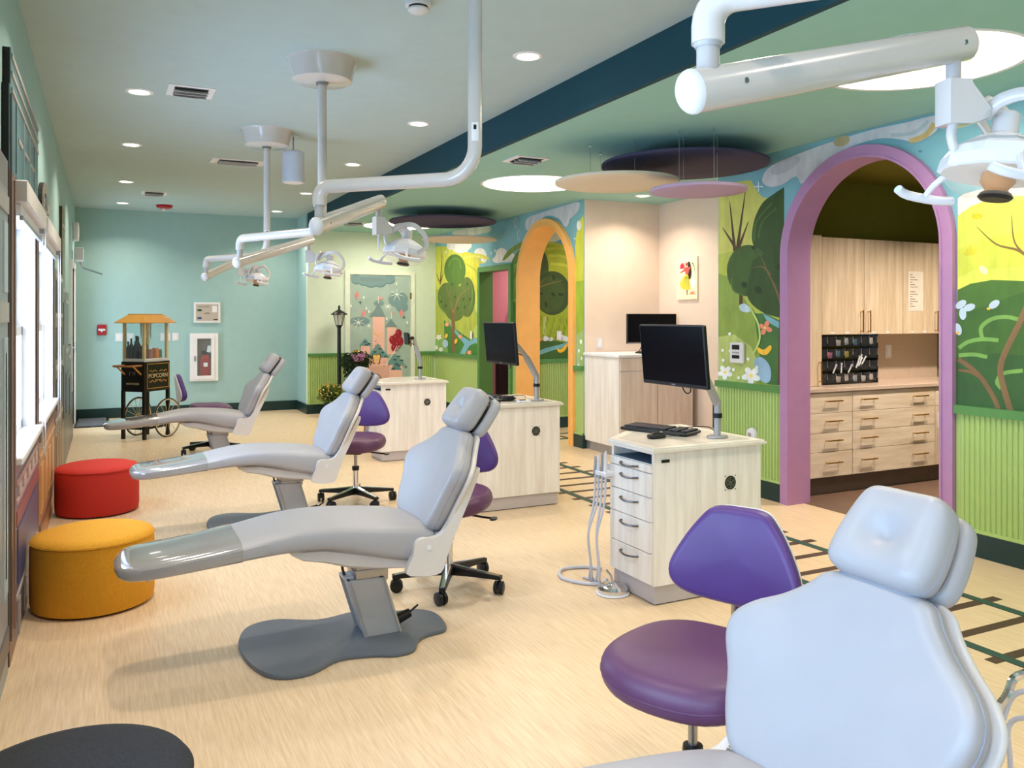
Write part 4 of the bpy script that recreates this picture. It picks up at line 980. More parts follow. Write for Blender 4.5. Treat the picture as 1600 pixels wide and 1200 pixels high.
# armrest lever of the nearest chair
# ================================================================== STOOLS
SB = [(0, .14), (.08, .135), (.125, .095), (.172, .025), (.205, -.05), (.192, -.105), (.13, -.138), (0, -.15)]
def make_stool(label, loc, rz, seat_z=0.44, leg_rot=0.35):
    t = thing('operator_stool', label, 'stool', loc, rz, 'purple wheeled operator stools')
    so = catmull([(.215, 0), (.20, .12), (.13, .205), (0, .235), (-.13, .215), (-.205, .13), (-.225, 0), (-.205, -.13), (-.13, -.215), (0, -.235), (.13, -.205), (.20, -.12)], 4, True)
    def sf(x, y, z): return (x, y, seat_z + z - 0.9 * max(0, -x - 0.06) ** 2 + 0.35 * max(0, x) ** 2)
    seat = MB().pillow(so, 0.096, 0.044, dome=0.010, nr=5, nd=6, fn=sf).obj('seat', PURPLES, t, smooth=True)
    MB().tube([sf(x * 1.0, y * 1.0, 0.048) for x, y in so], 0.0022, 6, closed=True).obj('piping', PURPLES, seat, smooth=True)
    bo = catmull(mirror(SB), 4, True)
    bz = seat_z + 0.285
    def bf(y, z, h): return (.285 + .10 * (z + .05) - h + 0.055 - 1.1 * y * y, y, bz + z)
    MB().pillow(bo, 0.055, 0.024, dome=0.012, nr=4, nd=5, fn=bf).obj('backrest', PURPLE, t, smooth=True)
    MB().pillow(grow(bo, -.04, 0, 0), 0.012, 0.004, nr=2, nd=3, fn=lambda y, z, h: bf(y, z, h - 0.010)).obj('back_rim', WHITE, t, smooth=True)
    MB().tube([(.05, 0, seat_z - .03), (.20, 0, seat_z - .035), (.285, 0, seat_z - .02), (.315, 0, seat_z + .06), (.325, 0, seat_z + .16), (.335, 0, seat_z + .28)], 0.016, 10, smooth=4, flat=(1.7, 0.5)).obj('back_post', CHROME, t, smooth=True)
    MB().cyl((.275, .03, seat_z - .01), (.275, .03, seat_z - .085), 0.011, n=12).obj('post_knob', CHROME, t, smooth=True)
    MB().box(-.10, .16, -.075, .075, seat_z - .038, seat_z + .012, bev=0.012).obj('mechanism', BLACK, t)
    lv = MB().tube([(-.02, -.06, seat_z - .02), (-.04, -.20, seat_z - .03), (-.045, -.25, seat_z - .032)], 0.006, 8)
    lv.pillow(ellipse(-.05, -.265, .035, .02, 20), 0.01, 0.004, nr=2, nd=2, fn=lambda x, y, z: (x, y, seat_z - .038 + z)).obj('lever', BLACK, t, smooth=True)
    MB().cyl((0, 0, .25), (0, 0, seat_z - .03), 0.013, n=14).obj('gas_rod', STEEL, t, smooth=True)
    MB().cyl((0, 0, .06), (0, 0, .265), 0.023, n=18).obj('column', CHROME, t, smooth=True)
    MB().lathe([(0.0, .258), (.027, .258), (.029, .263), (.027, .27), (.029, .277), (.027, .29), (.014, .292), (0, .292)], 18, cap=False).obj('collar', BLACK, t, smooth=True)
    for k in range(5):
        a = 2 * PI * k / 5 + leg_rot
        R = Matrix.Rotation(a, 4, 'Z')
        arm = MB()
        arm.loft([[(.0, -.026, .072), (.0, .026, .072), (.0, .026, .125), (.0, -.026, .125)], [(.12, -.022, .076), (.12, .022, .076), (.12, .022, .112), (.12, -.022, .112)], [(.305, -.016, .072), (.305, .016, .072), (.305, .016, .092), (.305, -.016, .092)]], M=R)
        ao = arm.obj('base_leg', BLACK, t)
        MB().loft([[(.02, -.016, .1255), (.02, .016, .1255), (.02, .012, .130), (.02, -.012, .130)], [(.12, -.013, .1125), (.12, .013, .1125), (.12, .010, .116), (.12, -.010, .116)], [(.295, -.010, .0925), (.295, .010, .0925), (.295, .007, .096), (.295, -.007, .096)]], M=R).obj('chrome_strip', CHROME, ao)
        px, py = .295 * math.cos(a), .295 * math.sin(a)
        ca = a + 1.2 + k * 0.9
        ux, uy = math.cos(ca), math.sin(ca)
        wx, wy = px + ux * .012, py + uy * .012
        w = MB()
        for s_ in (-1, 1):
            p = (wx - uy * .005 * s_, wy + ux * .005 * s_, .034); q = (wx - uy * .026 * s_, wy + ux * .026 * s_, .034)
            w.tube([p, ((p[0] * .2 + q[0] * .8), (p[1] * .2 + q[1] * .8), .034), q], [.034, .034, .026], 20)
        w.cyl((px, py, .03), (px, py, .082), .007, n=8)
        w.box(-.024, .024, -.006, .006, .03, .052, M=Matrix.Translation((wx, wy, 0)) @ Matrix.Rotation(ca, 4, 'Z'))
        w.obj('caster', BLACK, t, smooth=True)
    return t
make_stool('purple operator stool nearest, beside the near chair back', (1.445, 1.83, 0), math.radians(26), 0.455, 0.35)
make_stool('purple operator stool behind the grey chair, by the middle cart', (1.67, 4.20, 0), math.radians(50), 0.43, -0.42)
make_stool('purple operator stool behind the red pouf chair, by the far cart', (1.77, 6.43, 0), math.radians(58), 0.43, 0.21)
make_stool('purple operator stool turned sideways in front of the popcorn cart', (1.02, 9.50, 0), math.radians(178), 0.43)

# ================================================================== POUFS
def pouf(label, x, y, r, h, m):
    t = thing('pouf', label, 'pouf', (x, y, 0), 0, 'round felt poufs along the windows')
    MB().lathe([(0, .008), (r - .02, .008), (r - .006, .014), (r, .05), (r, h - .07), (r - .004, h - .04), (r - .012, h - .022), (0, h - .022)], 64, cap=False).obj('body', m, t, smooth=True)
    MB().lathe([(r - .010, h - .038), (r - .002, h - .030), (r - .012, h - .016), (r - .05, h - .004), (r - .12, h + .002), (0, h + .006)], 64, cap=False).obj('top_cushion', m, t, smooth=True)
    MB().tube([((r - .001) * math.cos(2 * PI * k / 64), (r - .001) * math.sin(2 * PI * k / 64), h - .034) for k in range(64)], .0025, 6, closed=True).obj('seam', m, t, smooth=True)
    MB().lathe([(0, 0), (r - .03, 0), (r - .03, .009), (0, .009)], 40, cap=False).obj('glide', BLACK, t)
pouf('round mustard yellow felt pouf against the window wall', -0.055, 4.78, 0.288, 0.375, YELF)
pouf('round red felt pouf against the window wall', -0.055, 7.02, 0.288, 0.36, REDF)
pouf('round charcoal felt pouf cropped by the lower left corner', -0.08, 2.20, 0.275, 0.40, BLKF)

# ================================================================== CARTS
def poly_inset(poly, d):
    n = len(poly); out = []
    for i in range(n):
        a, b, c = Vector(poly[i - 1]), Vector(poly[i]), Vector(poly[(i + 1) % n])
        e1, e2 = (b - a).normalized(), (c - b).normalized()
        n1, n2 = Vector((-e1.y, e1.x)), Vector((-e2.y, e2.x))
        k = (n1 + n2) / (1 + n1.dot(n2)); out.append(tuple(b + k * d))
    return out
CPOLY = [(0, 0), (.70, 0), (.70, .70), (.37, .70), (0, .39)]
HANDLE = mat('pewter_handle', (110, 108, 112), 0.3, metal=0.9)
def make_cart(label, loc):
    t = thing('delivery_cart', label, 'cart', loc, 0, 'pale ash delivery carts beside the chairs')
    # body with an open shelf at the top of the drawer side
    body = MB().prism(CPOLY, .10, .715, 'z')
    body.prism([(.0, .0), (.70, 0), (.70, .70), (.37, .70), (0, .39), (0, .37), (.30, .37), (.30, .02), (0, .02)], .715, .765, 'z').prism(CPOLY, .765, .778, 'z')
    bo = body.obj('body', LAM, t)
    MB().box(.002, .29, .022, .368, .7155, .7175).box(.288, .298, .022, .368, .7175, .7645).obj('shelf_lining', mat('slate_blue_lining', (70, 96, 120), 0.5), bo)
    MB().prism(poly_inset(CPOLY, .012), 0.006, .10, 'z').obj('kick', KICK, t)
    MB().prism(poly_inset(CPOLY, .02), 0.0, .008, 'z').obj('plinth_gap', BLACK, t)
    MB().prism(poly_inset(CPOLY, -.022), .778, .792, 'z').prism(poly_inset(CPOLY, -.014), .792, .80, 'z').obj('top', TOP, t)
    MB().prism(poly_inset(CPOLY, .035), .80, .8012, 'z').obj('top_mat', mat('top_mat', (206, 200, 190), 0.25), t)
    zz = [(.672, .712), (.548, .668), (.424, .544), (.266, .420), (.108, .262)]
    for i, (z0, z1) in enumerate(zz):
        d = MB().box(-.018, 0.001, .012, .382, z0, z1, bev=0.003).obj('drawer', LAM, t)
        zc = z1 - (.020 if i == 0 else .036); yc = .19
        MB().tube([(-.018, yc - .075, zc), (-.034, yc - .07, zc), (-.046, yc - .03, zc - .004), (-.048, yc, zc - .006), (-.046, yc + .03, zc - .004), (-.034, yc + .07, zc), (-.018, yc + .075, zc)], .0055, 8, smooth=3).obj('handle', HANDLE, d, smooth=True)
    MB().box(.045, .095, -.003, 0.0005, .722, .738, bev=.0008).obj('badge', BLACK, t)
    fan = MB().lathe([(0, 0), (.036, 0), (.036, .002), (0, .002)], 28, Matrix.Translation((.49, -.0005, .585)) @ Matrix.Rotation(PI / 2, 4, 'X'), cap=False).obj('fan_grille', BLACK, t)
    g = MB()
    for r in (.009, .018, .027): g.tube([(.49 + r * math.cos(2 * PI * k / 24), -.003, .585 + r * math.sin(2 * PI * k / 24)) for k in range(24)], .0013, 5, closed=True)
    for k in range(3):
        a = k * PI / 3 + .5; g.cyl((.49 - .034 * math.cos(a), -.003, .585 - .034 * math.sin(a)), (.49 + .034 * math.cos(a), -.003, .585 + .034 * math.sin(a)), .0012, n=5)
    g.obj('guard', STEEL, fan)
    for sx in (-1, 1):
        for sz in (-1, 1):
            MB().cyl((.49 + sx * .034, -.002, .585 + sz * .036), (.49 + sx * .034, .0005, .585 + sz * .036), .004, n=8).obj('screw', STEEL, fan)
    return t
cart1 = make_cart('pale ash cart in front of the lilac arch with keyboard and monitor', (2.485, 3.455, 0))
cart2 = make_cart('pale ash cart in the middle, between the two monitors and stools', (2.49, 5.68, 0))
cart3 = make_cart('pale ash cart farthest away with an empty monitor arm', (2.50, 8.12, 0))
cart0 = make_cart('pale ash cart of the nearest chair beyond the picture edge', (2.24, 0.55, 0))

def monitor(label, base, mx, my, w=.55, h=.325, zc=1.26, tilt=-0.09, screen=True, group='monitors on swing arms'):
    t = thing('monitor' if screen else 'monitor_mount', label, 'monitor' if screen else 'monitor arm', (base[0], base[1], .8013), 0, group)
    O = Vector((base[0], base[1], .8013))
    MB().pillow(ellipse(0, 0, .062, .05, 28), .012, .004, nr=2, nd=2).obj('arm_base', SILVER, t, smooth=True)
    MB().cyl((0, 0, .01), (0, 0, .20), .019, n=16).obj('arm_post', SILVER, t, smooth=True)
    MB().cyl((0, 0, .11), (0, 0, .135), .026, n=16).obj('post_clamp', BLACK, t, smooth=True)
    c = Vector((mx, my, zc)) - O
    el = Vector((c.x * .28, c.y * .3 + .01, .345))
    MB().tube([(0, 0, .185), (el.x * .45, el.y * .4, .26), tuple(el)], .021, 10, smooth=3, flat=(.8, 1.25)).obj('lower_arm', SILVER, t, smooth=True)
    tip = c + Vector((.075, 0, 0.0))
    MB().tube([tuple(el), tuple(el + (tip - el) * .55 + Vector((0, 0, .03))), tuple(tip)], .017, 10, smooth=3, flat=(.8, 1.2)).obj('upper_arm', SILVER, t, smooth=True)
    MB().tube([(-.002, .03, .05), (el.x * .5 + .03, el.y * .5 + .02, .24), tuple(el + Vector((.03, .012, -.02))), tuple(el + (tip - el) * .5 + Vector((.01, .0, -.03))), tuple(tip + Vector((-.01, 0, -.05)))], .0045, 7, smooth=4).obj('cable', BLACK, t, smooth=True)
    M = Matrix.Translation(c) @ Matrix.Rotation(tilt, 4, 'Y')
    MB().box(.018, .03, -.05, .05, -.05, .05, M=M, bev=.003).cyl(tuple(M @ Vector((.03, 0, 0))), tuple(M @ Vector((.085, 0, 0))), .018, n=12).obj('mount_plate', BLACK, t)
    if screen:
        p = MB().box(-.012, .012, -w / 2, w / 2, -h / 2, h / 2, M=M, bev=.004).box(.010, .034, -w * .32, w * .32, -h * .34, h * .30, M=M, bev=.006).obj('housing', BLACK, t)
        MB().box(-.0128, -.0119, -w / 2 + .008, w / 2 - .008, -h / 2 + .02, h / 2 - .008, M=M).obj('screen', SCREEN, p)
        MB().box(-.0128, -.0119, -.016, .016, -h / 2 + .006, -h / 2 + .013, M=M).obj('badge', STEEL, p)
        MB().tube([tuple(M @ Vector((.02, -.08, -h / 2 + .05))), tuple(M @ Vector((.02, -.10, -h / 2 - .02))), tuple(M @ Vector((.03, -.04, -h / 2 - .035))), tuple(M @ Vector((.05, .03, -h / 2 + .03)))], .0035, 7, smooth=5).obj('video_cable', BLACK, t, smooth=True)
    else:
        MB().tube([tuple(M @ Vector((.014, .032 * math.cos(2 * PI * k / 20), .032 * math.sin(2 * PI * k / 20)))) for k in range(20)], .006, 6, closed=True).obj('mount_ring', STEEL, t, smooth=True)
        MB().box(.0, .018, -.06, .06, -.065, .065, M=M, bev=.003).obj('mount_face', BLACK, t)
monitor('black monitor on a silver arm in front of the lilac arch cart', (3.01, 3.60), 2.69, 3.57)
monitor('black monitor on a silver arm at the orange arch, on the middle cart', (3.07, 5.84), 2.76, 5.85)
monitor('silver monitor arm with a bare mounting plate on the far cart', (3.02, 8.42), 2.86, 8.42, zc=1.235, screen=False, group='monitor arms')

def keyboard(label, loc, rz):
    t = thing('keyboard', label, 'keyboard', loc, rz, 'black keyboards on the carts')
    M = Matrix.Rotation(0.05, 4, 'X')
    MB().box(-.225, .225, -.085, .075, .004, .022, M=M, bev=.005).obj('case', BLACK, t)
    kb = MB()
    KEY = mat('key_cap', (36, 40, 52), 0.35)
    for r in range(6):
        for c_ in range(21):
            if c_ in (14, 18) : continue
            x = -.212 + c_ * .0203; y = .055 - r * .0195 - (0.004 if r else 0)
            kb.box(x, x + .0165, y - .0085, y + .0075, .020, .030, M=M)
    k = kb.obj('keys', KEY, t); k['kind'] = 'stuff'
    for s_ in (-1, 1): MB().box(s_ * .18 - .02, s_ * .18 + .02, .05, .07, .0, .006).obj('foot', BLACK, t)
    MB().tube([(.05, .07, .012), (.08, .11, .02), (.16, .16, .03), (.22, .17, .03), (.27, .13, .02)], .0028, 6, smooth=5).obj('cord', BLACK, t, smooth=True)
def mouse(label, loc, rz):
    t = thing('computer_mouse', label, 'mouse', loc, rz, 'black mice on the carts')
    o = catmull([(.055, 0), (.045, .026), (0, .031), (-.045, .028), (-.058, 0), (-.045, -.028), (0, -.031), (.045, -.026)], 4, True)
    MB().pillow(o, .024, .012, dome=.010, nr=3, nd=4).obj('shell', BLACK, t, smooth=True)
    MB().cyl((.032, -.003, .030), (.032, .003, .030), .007, n=12).obj('scroll_wheel', STEELG, t)
    MB().tube([(.055, 0, .008), (.09, -.01, .005), (.16, -.02, .005), (.24, .0, .005)], .002, 6, smooth=4).obj('cord', BLACK, t, smooth=True)
keyboard('black keyboard on the lilac arch cart', (2.87, 3.93, .8015), math.radians(-70))
mouse('black mouse beside the keyboard on the lilac arch cart', (2.70, 3.73, .8015), math.radians(5))
keyboard('black keyboard on the middle cart', (2.80, 6.12, .8015), math.radians(-75))
mouse('black mouse beside the keyboard on the middle cart', (2.70, 5.84, .8015), math.radians(5))
tr = thing('paper_tray', 'small stack of papers at the monitor base of the middle cart', 'papers', (2.93, 5.80, .8015))
MB().box(-.05, .05, -.03, .03, 0, .006).box(-.04, .055, -.025, .035, .006, .012).obj('sheets', WTRIM, tr)
MB().box(-.03, .02, -.01, .01, .012, .017).obj('clip', BLACK, tr)

HOSE = mat('grey_hose', (196, 196, 204), 0.4)
def hoses(label, org, flip=1.0, pedal=True):
    t = thing('handpiece_hoses', label, 'hoses', org, 0, 'hanging instrument hoses')
    MB().box(-.075, .0, .30, .42, .60, .625, bev=.005).box(-.012, .0, .33, .39, .58, .66).obj('holder', WHITE, t)
    for k, (yo, sw) in enumerate(((.32, .05), (.35, .03), (.38, .06), (.405, .04))):
        x = -.055 - .004 * k
        MB().tube([(x, yo, .735 - .012 * k), (x, yo, .67), (x - .004, yo, .60)], [.006, .008, .010], 10).obj('handpiece', STEEL if k % 2 else WHITE, t, smooth=True)
        MB().tube([(x, yo, .60), (x - .01, yo, .45), (x - sw, yo + .01, .28), (x - sw * .8, yo + .0, .12), (x - .02, yo + .03, .025), (x + .02, yo + .05, .010), (x - .02, yo + .10, .008)], .0065, 8, smooth=6).obj('hose', HOSE, t, smooth=True)
    MB().tube([(-.02, .36, .03), (-.07, .36, .012), (-.15, .42, .010), (-.20, .55, .010), (-.12, .68, .010), (.02, .66, .010), (.08, .58, .012)], .010, 8, smooth=6).obj('floor_hose', HOSE, t, smooth=True)
    if pedal:
        p = thing('foot_pedal', 'round chrome foot pedal on the floor beside the lilac arch cart', 'foot pedal', (org[0] - .075, org[1] + .22, 0))
        MB().lathe([(0, 0), (.085, 0), (.09, .006), (.085, .012), (0, .012)], 36, cap=False).obj('base', WHITE, p, smooth=True)
        MB().lathe([(0.078, .012), (.082, .03), (.07, .045), (.03, .052), (.02, .062), (0, .064)], 36, cap=False).obj('dome', CHROME, p, smooth=True)
        MB().tube([(0, 0, .06), (.0, .02, .09), (-.02, .03, .12)], .006, 8, smooth=3).obj('stem', STEEL, p, smooth=True)
hoses('grey instrument hoses hanging on the lilac arch cart', (2.485, 3.50, 0))
t = thing('handpiece_hoses', 'grey instrument hoses at the right edge beside the nearest chair', 'hoses', (2.24, .94, 0), 0, 'hanging instrument hoses')
MB().box(-.06, -.001, -.06, .0, .60, .625, bev=.005).obj('holder', WHITE, t)
for q, r_, m_ in (([(-.03, -.03, .62), (-.04, .24, .585), (-.06, .44, .52), (-.105, .46, .46), (-.16, .48, .36), (-.14, .46, .15), (-.05, .3, .02), (-.02, .1, .012)], .011, CHROME),
                  ([(-.04, -.02, .61), (-.05, .22, .52), (-.07, .43, .48), (-.10, .47, .40), (-.13, .48, .26), (-.11, .42, .10), (-.06, .2, .012)], .007, HOSE),
                  ([(-.02, -.02, .60), (-.04, .25, .45), (-.075, .45, .40), (-.09, .46, .30), (-.07, .44, .15), (-.04, .30, .012)], .007, HOSE)):
    MB().tube(q, r_, 8, smooth=6).obj('hose', m_, t, smooth=True)

# ================================================================== ALCOVE CABINET
ac = thing('alcove_cabinet', 'ash cabinet in the beige alcove with a drawer and two doors', 'cabinet', (RX, 7.28, 0))
MB().box(.0, .95, .012, .70, .10, 1.04).obj('body', LAM, ac)
MB().box(.02, .95, .05, .70, 0.0, .10).obj('kick', mat('steel_kick', (164, 162, 166), 0.3, metal=0.6), ac)
MB().box(-.02, .99, -.01, .70, 1.04, 1.07, bev=.004).obj('counter', mat('white_counter', (236, 234, 236), 0.3), ac)
for (x0, x1, z0, z1) in ((.012, .945, .90, 1.03), (.012, .475, .105, .89), (.482, .945, .105, .89)):
    d = MB().box(x0, x1, -.004, .012, z0, z1, bev=.002).obj('drawer' if z1 > .9 else 'cabinet_door', LAM2 if False else grain('shaded_ash', (206, 190, 178), (228, 216, 206), .42, 2.2, (9, 9, .7)), ac)  # fronts greyer than the window-lit side: their shade is in the colour
    if z1 > .9: MB().tube([(.36, -.004, .965), (.37, -.03, .965), (.56, -.03, .965), (.57, -.004, .965)], .006, 8).obj('handle', HANDLE, d, smooth=True)
    else:
        xh = x1 - .05 if x0 < .1 else x0 + .05
        MB().tube([(xh, -.004, .76), (xh, -.03, .765), (xh, -.03, .865), (xh, -.004, .87)], .006, 8).obj('handle', GOLD, d, smooth=True)
MB().box(.70, .78, -.010, -.004, .80, .85, bev=.002).box(.72, .80, -.010, -.004, .135, .165, bev=.002).obj('vent_label', WTRIM, ac)
am = thing('desk_monitor', 'black desktop monitor on the alcove cabinet', 'monitor', (5.45, 7.62, 1.07))
MB().box(-.33, .33, -.012, .018, .10, .43, bev=.004).obj('housing', BLACK, am)
MB().box(-.322, .322, -.0125, -.0118, .122, .424).obj('screen', SCREEN, am)
MB().box(-.33, .33, -.0135, -.011, .10, .113).obj('chin', SILVER, am)
MB().box(-.022, .022, .0, .02, .01, .14).obj('stand_post', BLACK, am)
MB().pillow(ellipse(0, .01, .12, .085, 28), .012, .004, nr=2, nd=2).obj('stand_base', BLACK, am, smooth=True)
MB().tube([(.0, .02, .13), (-.10, .03, .09), (-.16, .0, .03), (-.20, -.02, .004), (-.12, -.05, .004), (-.02, -.04, .03)], .004, 6, smooth=5).obj('cable', BLACK, am, smooth=True)
ak = thing('small_keyboard', 'small black keyboard lying before the alcove monitor', 'keyboard', (5.33, 7.48, 1.07))
MB().box(-.16, .20, -.06, .06, 0, .016, bev=.004).obj('case', BLACK, ak)
MB().box(-.145, .185, -.048, .048, .016, .022).obj('key_bed', mat('key_cap', (36, 40, 52), .35), ak)
# picture
pc = thing('wall_picture', 'small canvas of a dancer in a yellow skirt on the beige wall', 'picture', (5.82, 7.45, 1.66))
MB().box(-.022, 0, -.18, .18, 0, .47).obj('canvas', mat('canvas_cream', (246, 230, 196), .8), pc)
P = Paint(lambda p, d: (-.022 - d, .18 - p[0] * .36, .47 - p[1] * .47))
P.el(.30, .24, .15, .12, (236, 150, 150)); P.el(.28, .22, .09, .075, (206, 40, 52)); P.el(.27, .30, .12, .03, (244, 240, 232))
P.add([(.56, .12), (.66, .13), (.72, .25), (.74, .40), (.68, .52), (.58, .50), (.56, .3)], (34, 26, 28), 4)
P.el(.50, .17, .05, .045, (170, 80, 60)); P.add([(.44, .24), (.60, .24), (.70, .25), (.62, .32), (.56, .42), (.45, .42), (.42, .33), (.20, .37), (.18, .35), (.38, .28)], (206, 84, 72), 2)
P.add([(.42, .42), (.56, .42), (.64, .6), (.68, .76), (.52, .78), (.34, .76), (.16, .66), (.24, .54), (.34, .46)], (222, 206, 70), 2)
for k in range(5): P.st([(.44 + .03 * k, .46), (.30 + .09 * k, .74)], .02, (92, 110, 48), True)
P.st([(.78, .14), (.88, .26), (.92, .42)], .05, (120, 136, 60), True); P.el(.82, .62, .10, .10, (250, 246, 238)); P.add([(.50, .78), (.55, .78), (.54, .9), (.51, .9)], (120, 60, 40))
for a in range(5): P.st([(.78, .86), (.78 + .17 * math.cos(PI + a * PI / 4), .88 + .10 * math.sin(PI + a * PI / 4))], .035, (232, 132, 82), True)
P.mb.obj('print', PRINT, pc, auto='keep')
def plate(name, label, loc, axis, w, h, n=1, cat='switch'):
    rz = 0 if axis == 'y' else -PI / 2      # local front faces -y
    t = thing(name, label, cat, loc, rz)
    MB().box(-w / 2, w / 2, -.007, 0, -h / 2, h / 2, bev=.002).obj('plate', WHITE, t)
    for k in range(n):
        x = (k + .5) * w / n - w / 2
        MB().box(x - .016, x + .016, -.011, -.006, -.033, .033, bev=.002).obj('rocker', WTRIM, t)
plate('light_switch', 'white light switch on the beige alcove wall', (5.0, 7.99, 1.17), 'y', .075, .12)
plate('light_switch', 'white switch plate on the hallway mural behind the orange arch', (5.40, 9.64 - .005, 1.22), 'y', .075, .12)
plate('light_switch', 'white switch on the far mural left of the green door frame', (RX - .012, 11.15, 1.20), 'x', .075, .12)
# thermostat and night light on the mural
th = thing('thermostat', 'white wall controller with two dark displays beside the lilac arch', 'thermostat', (RX - .012, 5.46, 1.075), -PI / 2)
MB().box(-.08, .08, -.028, .004, 0, .175, bev=.008).obj('body', WHITE, th)
MB().box(-.045, .045, -.030, -.027, .115, .155).obj('display', BLACK, th)
MB().box(-.045, .045, -.030, -.027, .04, .068).obj('display', BLACK, th)
for k in range(4): MB().box(-.04 + k * .022, -.026 + k * .022, -.031, -.027, .082, .096).obj('button', SILVER, th)
nl = thing('night_light', 'round white plug-in light on the green wainscot', 'night light', (RX - .022, 5.27, .50), -PI / 2)
MB().lathe([(0, 0), (.055, 0), (.058, .012), (.05, .03), (.03, .038), (0, .04)], 32, Matrix.Rotation(PI / 2, 4, 'X'), cap=False).obj('body', WHITE, nl, smooth=True)
MB().lathe([(0, .038), (.018, .039), (.018, .043), (0, .044)], 20, Matrix.Rotation(PI / 2, 4, 'X'), cap=False).obj('sensor', SILVER, nl, smooth=True)

# ================================================================== SUPPLY ROOM
BY = 4.98
def bar_handle(p, q, out, m, parent, r=.006):
    p, q, out = Vector(p), Vector(q), Vector(out); d = (q - p).normalized()
    MB().cyl(tuple(p + out - d * .012), tuple(q + out + d * .012), r, n=8).cyl(tuple(p), tuple(p + out), r * .8, n=8).cyl(tuple(q), tuple(q + out), r * .8, n=8).obj('handle', m, parent, smooth=True)
rows = [(.679, .842), (.518, .675), (.362, .514), (.155, .358)]
for (x0, x1, lab) in ((4.97, 5.587, 'base cabinet of four narrow drawers at the arch side of the supply room'), (5.59, 6.605, 'base cabinet of four wide drawers with two brass bars each')):
    t = thing('drawer_cabinet', lab, 'cabinet', ((x0 + x1) / 2, BY, 0), 0, 'supply room base cabinets')
    w = (x1 - x0) / 2
    MB().box(-w, w, .022, .5, .15, .85).obj('body', LAMH, t); MB().box(-w, w, .07, .5, 0.004, .15).obj('kick', mat('brown_kick', (104, 88, 78), .5), t)
    for z0, z1 in rows:
        d = MB().box(-w + .003, w - .003, 0, .022, z0, z1, bev=.0015).obj('drawer', LAMH, t)
        hx = (0.08,) if w < .4 else (-.33, .30)
        for c_ in hx: bar_handle((c_ - .075, 0, (z0 + z1) / 2 + .015), (c_ + .075, 0, (z0 + z1) / 2 + .015), (0, -.03, 0), GOLD, d)
t = thing('base_cabinet', 'base cabinet with a tall door at the end of the supply counter', 'cabinet', (6.60 + .3, BY, 0), 0, 'supply room base cabinets')
MB().box(-.292, .4, .022, .5, .15, .85).obj('body', LAMH, t); MB().box(-.292, .4, .07, .5, .004, .15).obj('kick', mat('brown_kick', (104, 88, 78), .5), t)
MB().box(-.289, .397, 0, .022, .679, .842, bev=.0015).obj('drawer', LAMH, t)
dd_ = MB().box(-.289, .397, 0, .022, .155, .675, bev=.0015).obj('cabinet_door', LAM2, t)
MB().box(-.26, -.22, -.001, .001, .48, .62).obj('label_strip', WTRIM, dd_)
bar_handle((.34, 0, .45), (.34, 0, .6), (0, -.03, 0), GOLD, dd_)
ct = thing('stone_counter', 'speckled stone countertop over the supply drawers', 'countertop', (6.1, BY, .85))
MB().box(-1.13, 1.2, -.02, .52, 0, .032, bev=.003).obj('slab', STONE, ct)
bs = thing('backsplash', 'speckled stone backsplash behind the supply counter', 'backsplash', (6.1, 5.497, .882))
MB().box(-.5, 1.2, -.016, 0, 0, .43).obj('slab', STONE, bs)
sw = thing('outlet', 'white outlet on the stone backsplash', 'outlet', (6.62, 5.484, 1.14))
MB().box(-.04, .04, -.006, 0, -.062, .062, bev=.002).obj('plate', WHITE, sw); MB().box(-.017, .017, -.009, -.005, -.035, .035).obj('socket', WTRIM, sw)
UY = 5.22
tc_ = thing('tall_cabinet', 'tall ash cupboard standing on the stone counter behind the lilac arch', 'cabinet', (5.11, UY - .08, .882))
MB().box(-.15, .30, .02, .355, 0, 1.27).obj('body', LAM2, tc_)
d = MB().box(-.15, .298, 0, .02, .002, 1.268, bev=.0015).obj('cabinet_door', LAM2, tc_)
bar_handle((.265, 0, .04), (.265, 0, .20), (0, -.03, 0), GOLD, d)
ux = [5.492, 6.0, 6.495, 6.97, 7.45]
labs = ['ash wall cabinet door above the black bins', 'second ash wall cabinet from the tall cupboard', 'ash wall cabinet with a taped paper list', 'ash wall cabinet at the hidden end']
for i in range(4):
    t = thing('wall_cabinet', labs[i], 'cabinet', (ux[i], UY, 1.31), 0, 'supply room wall cabinets')
    w = ux[i + 1] - ux[i]
    MB().box(0.001, w - .001, .02, .28, 0, .84).obj('body', LAM2, t)
    d = MB().box(.003, w - .003, 0, .02, .002, .838, bev=.0015).obj('cabinet_door', LAM2, t)
    xh = w - .045 if i % 2 == 0 else .045
    bar_handle((xh, 0, .03), (xh, 0, .20), (0, -.03, 0), GOLD, d)
    for q in (.10, w * .55): MB().box(q, q + .05, -.0015, .0005, .012, .024).obj('label_strip', WTRIM, d)
nt_ = thing('paper_notice', 'white paper list taped to the supply wall cabinet', 'notice', (6.66, UY - .001, 1.52))
MB().box(-.1, .1, -.0012, 0, 0, .36).obj('sheet', mat('paper', (232, 220, 206), .7), nt_)
ln = MB()
for k in range(14):
    if k != 6: ln.box(-.075, -.075 + .03 + .035 * ((k * 7) % 3), -.0020, -.0013, .325 - k * .022, .331 - k * .022)
ln.obj('printed_lines', mat('ink_grey', (120, 110, 104), .7), nt_)
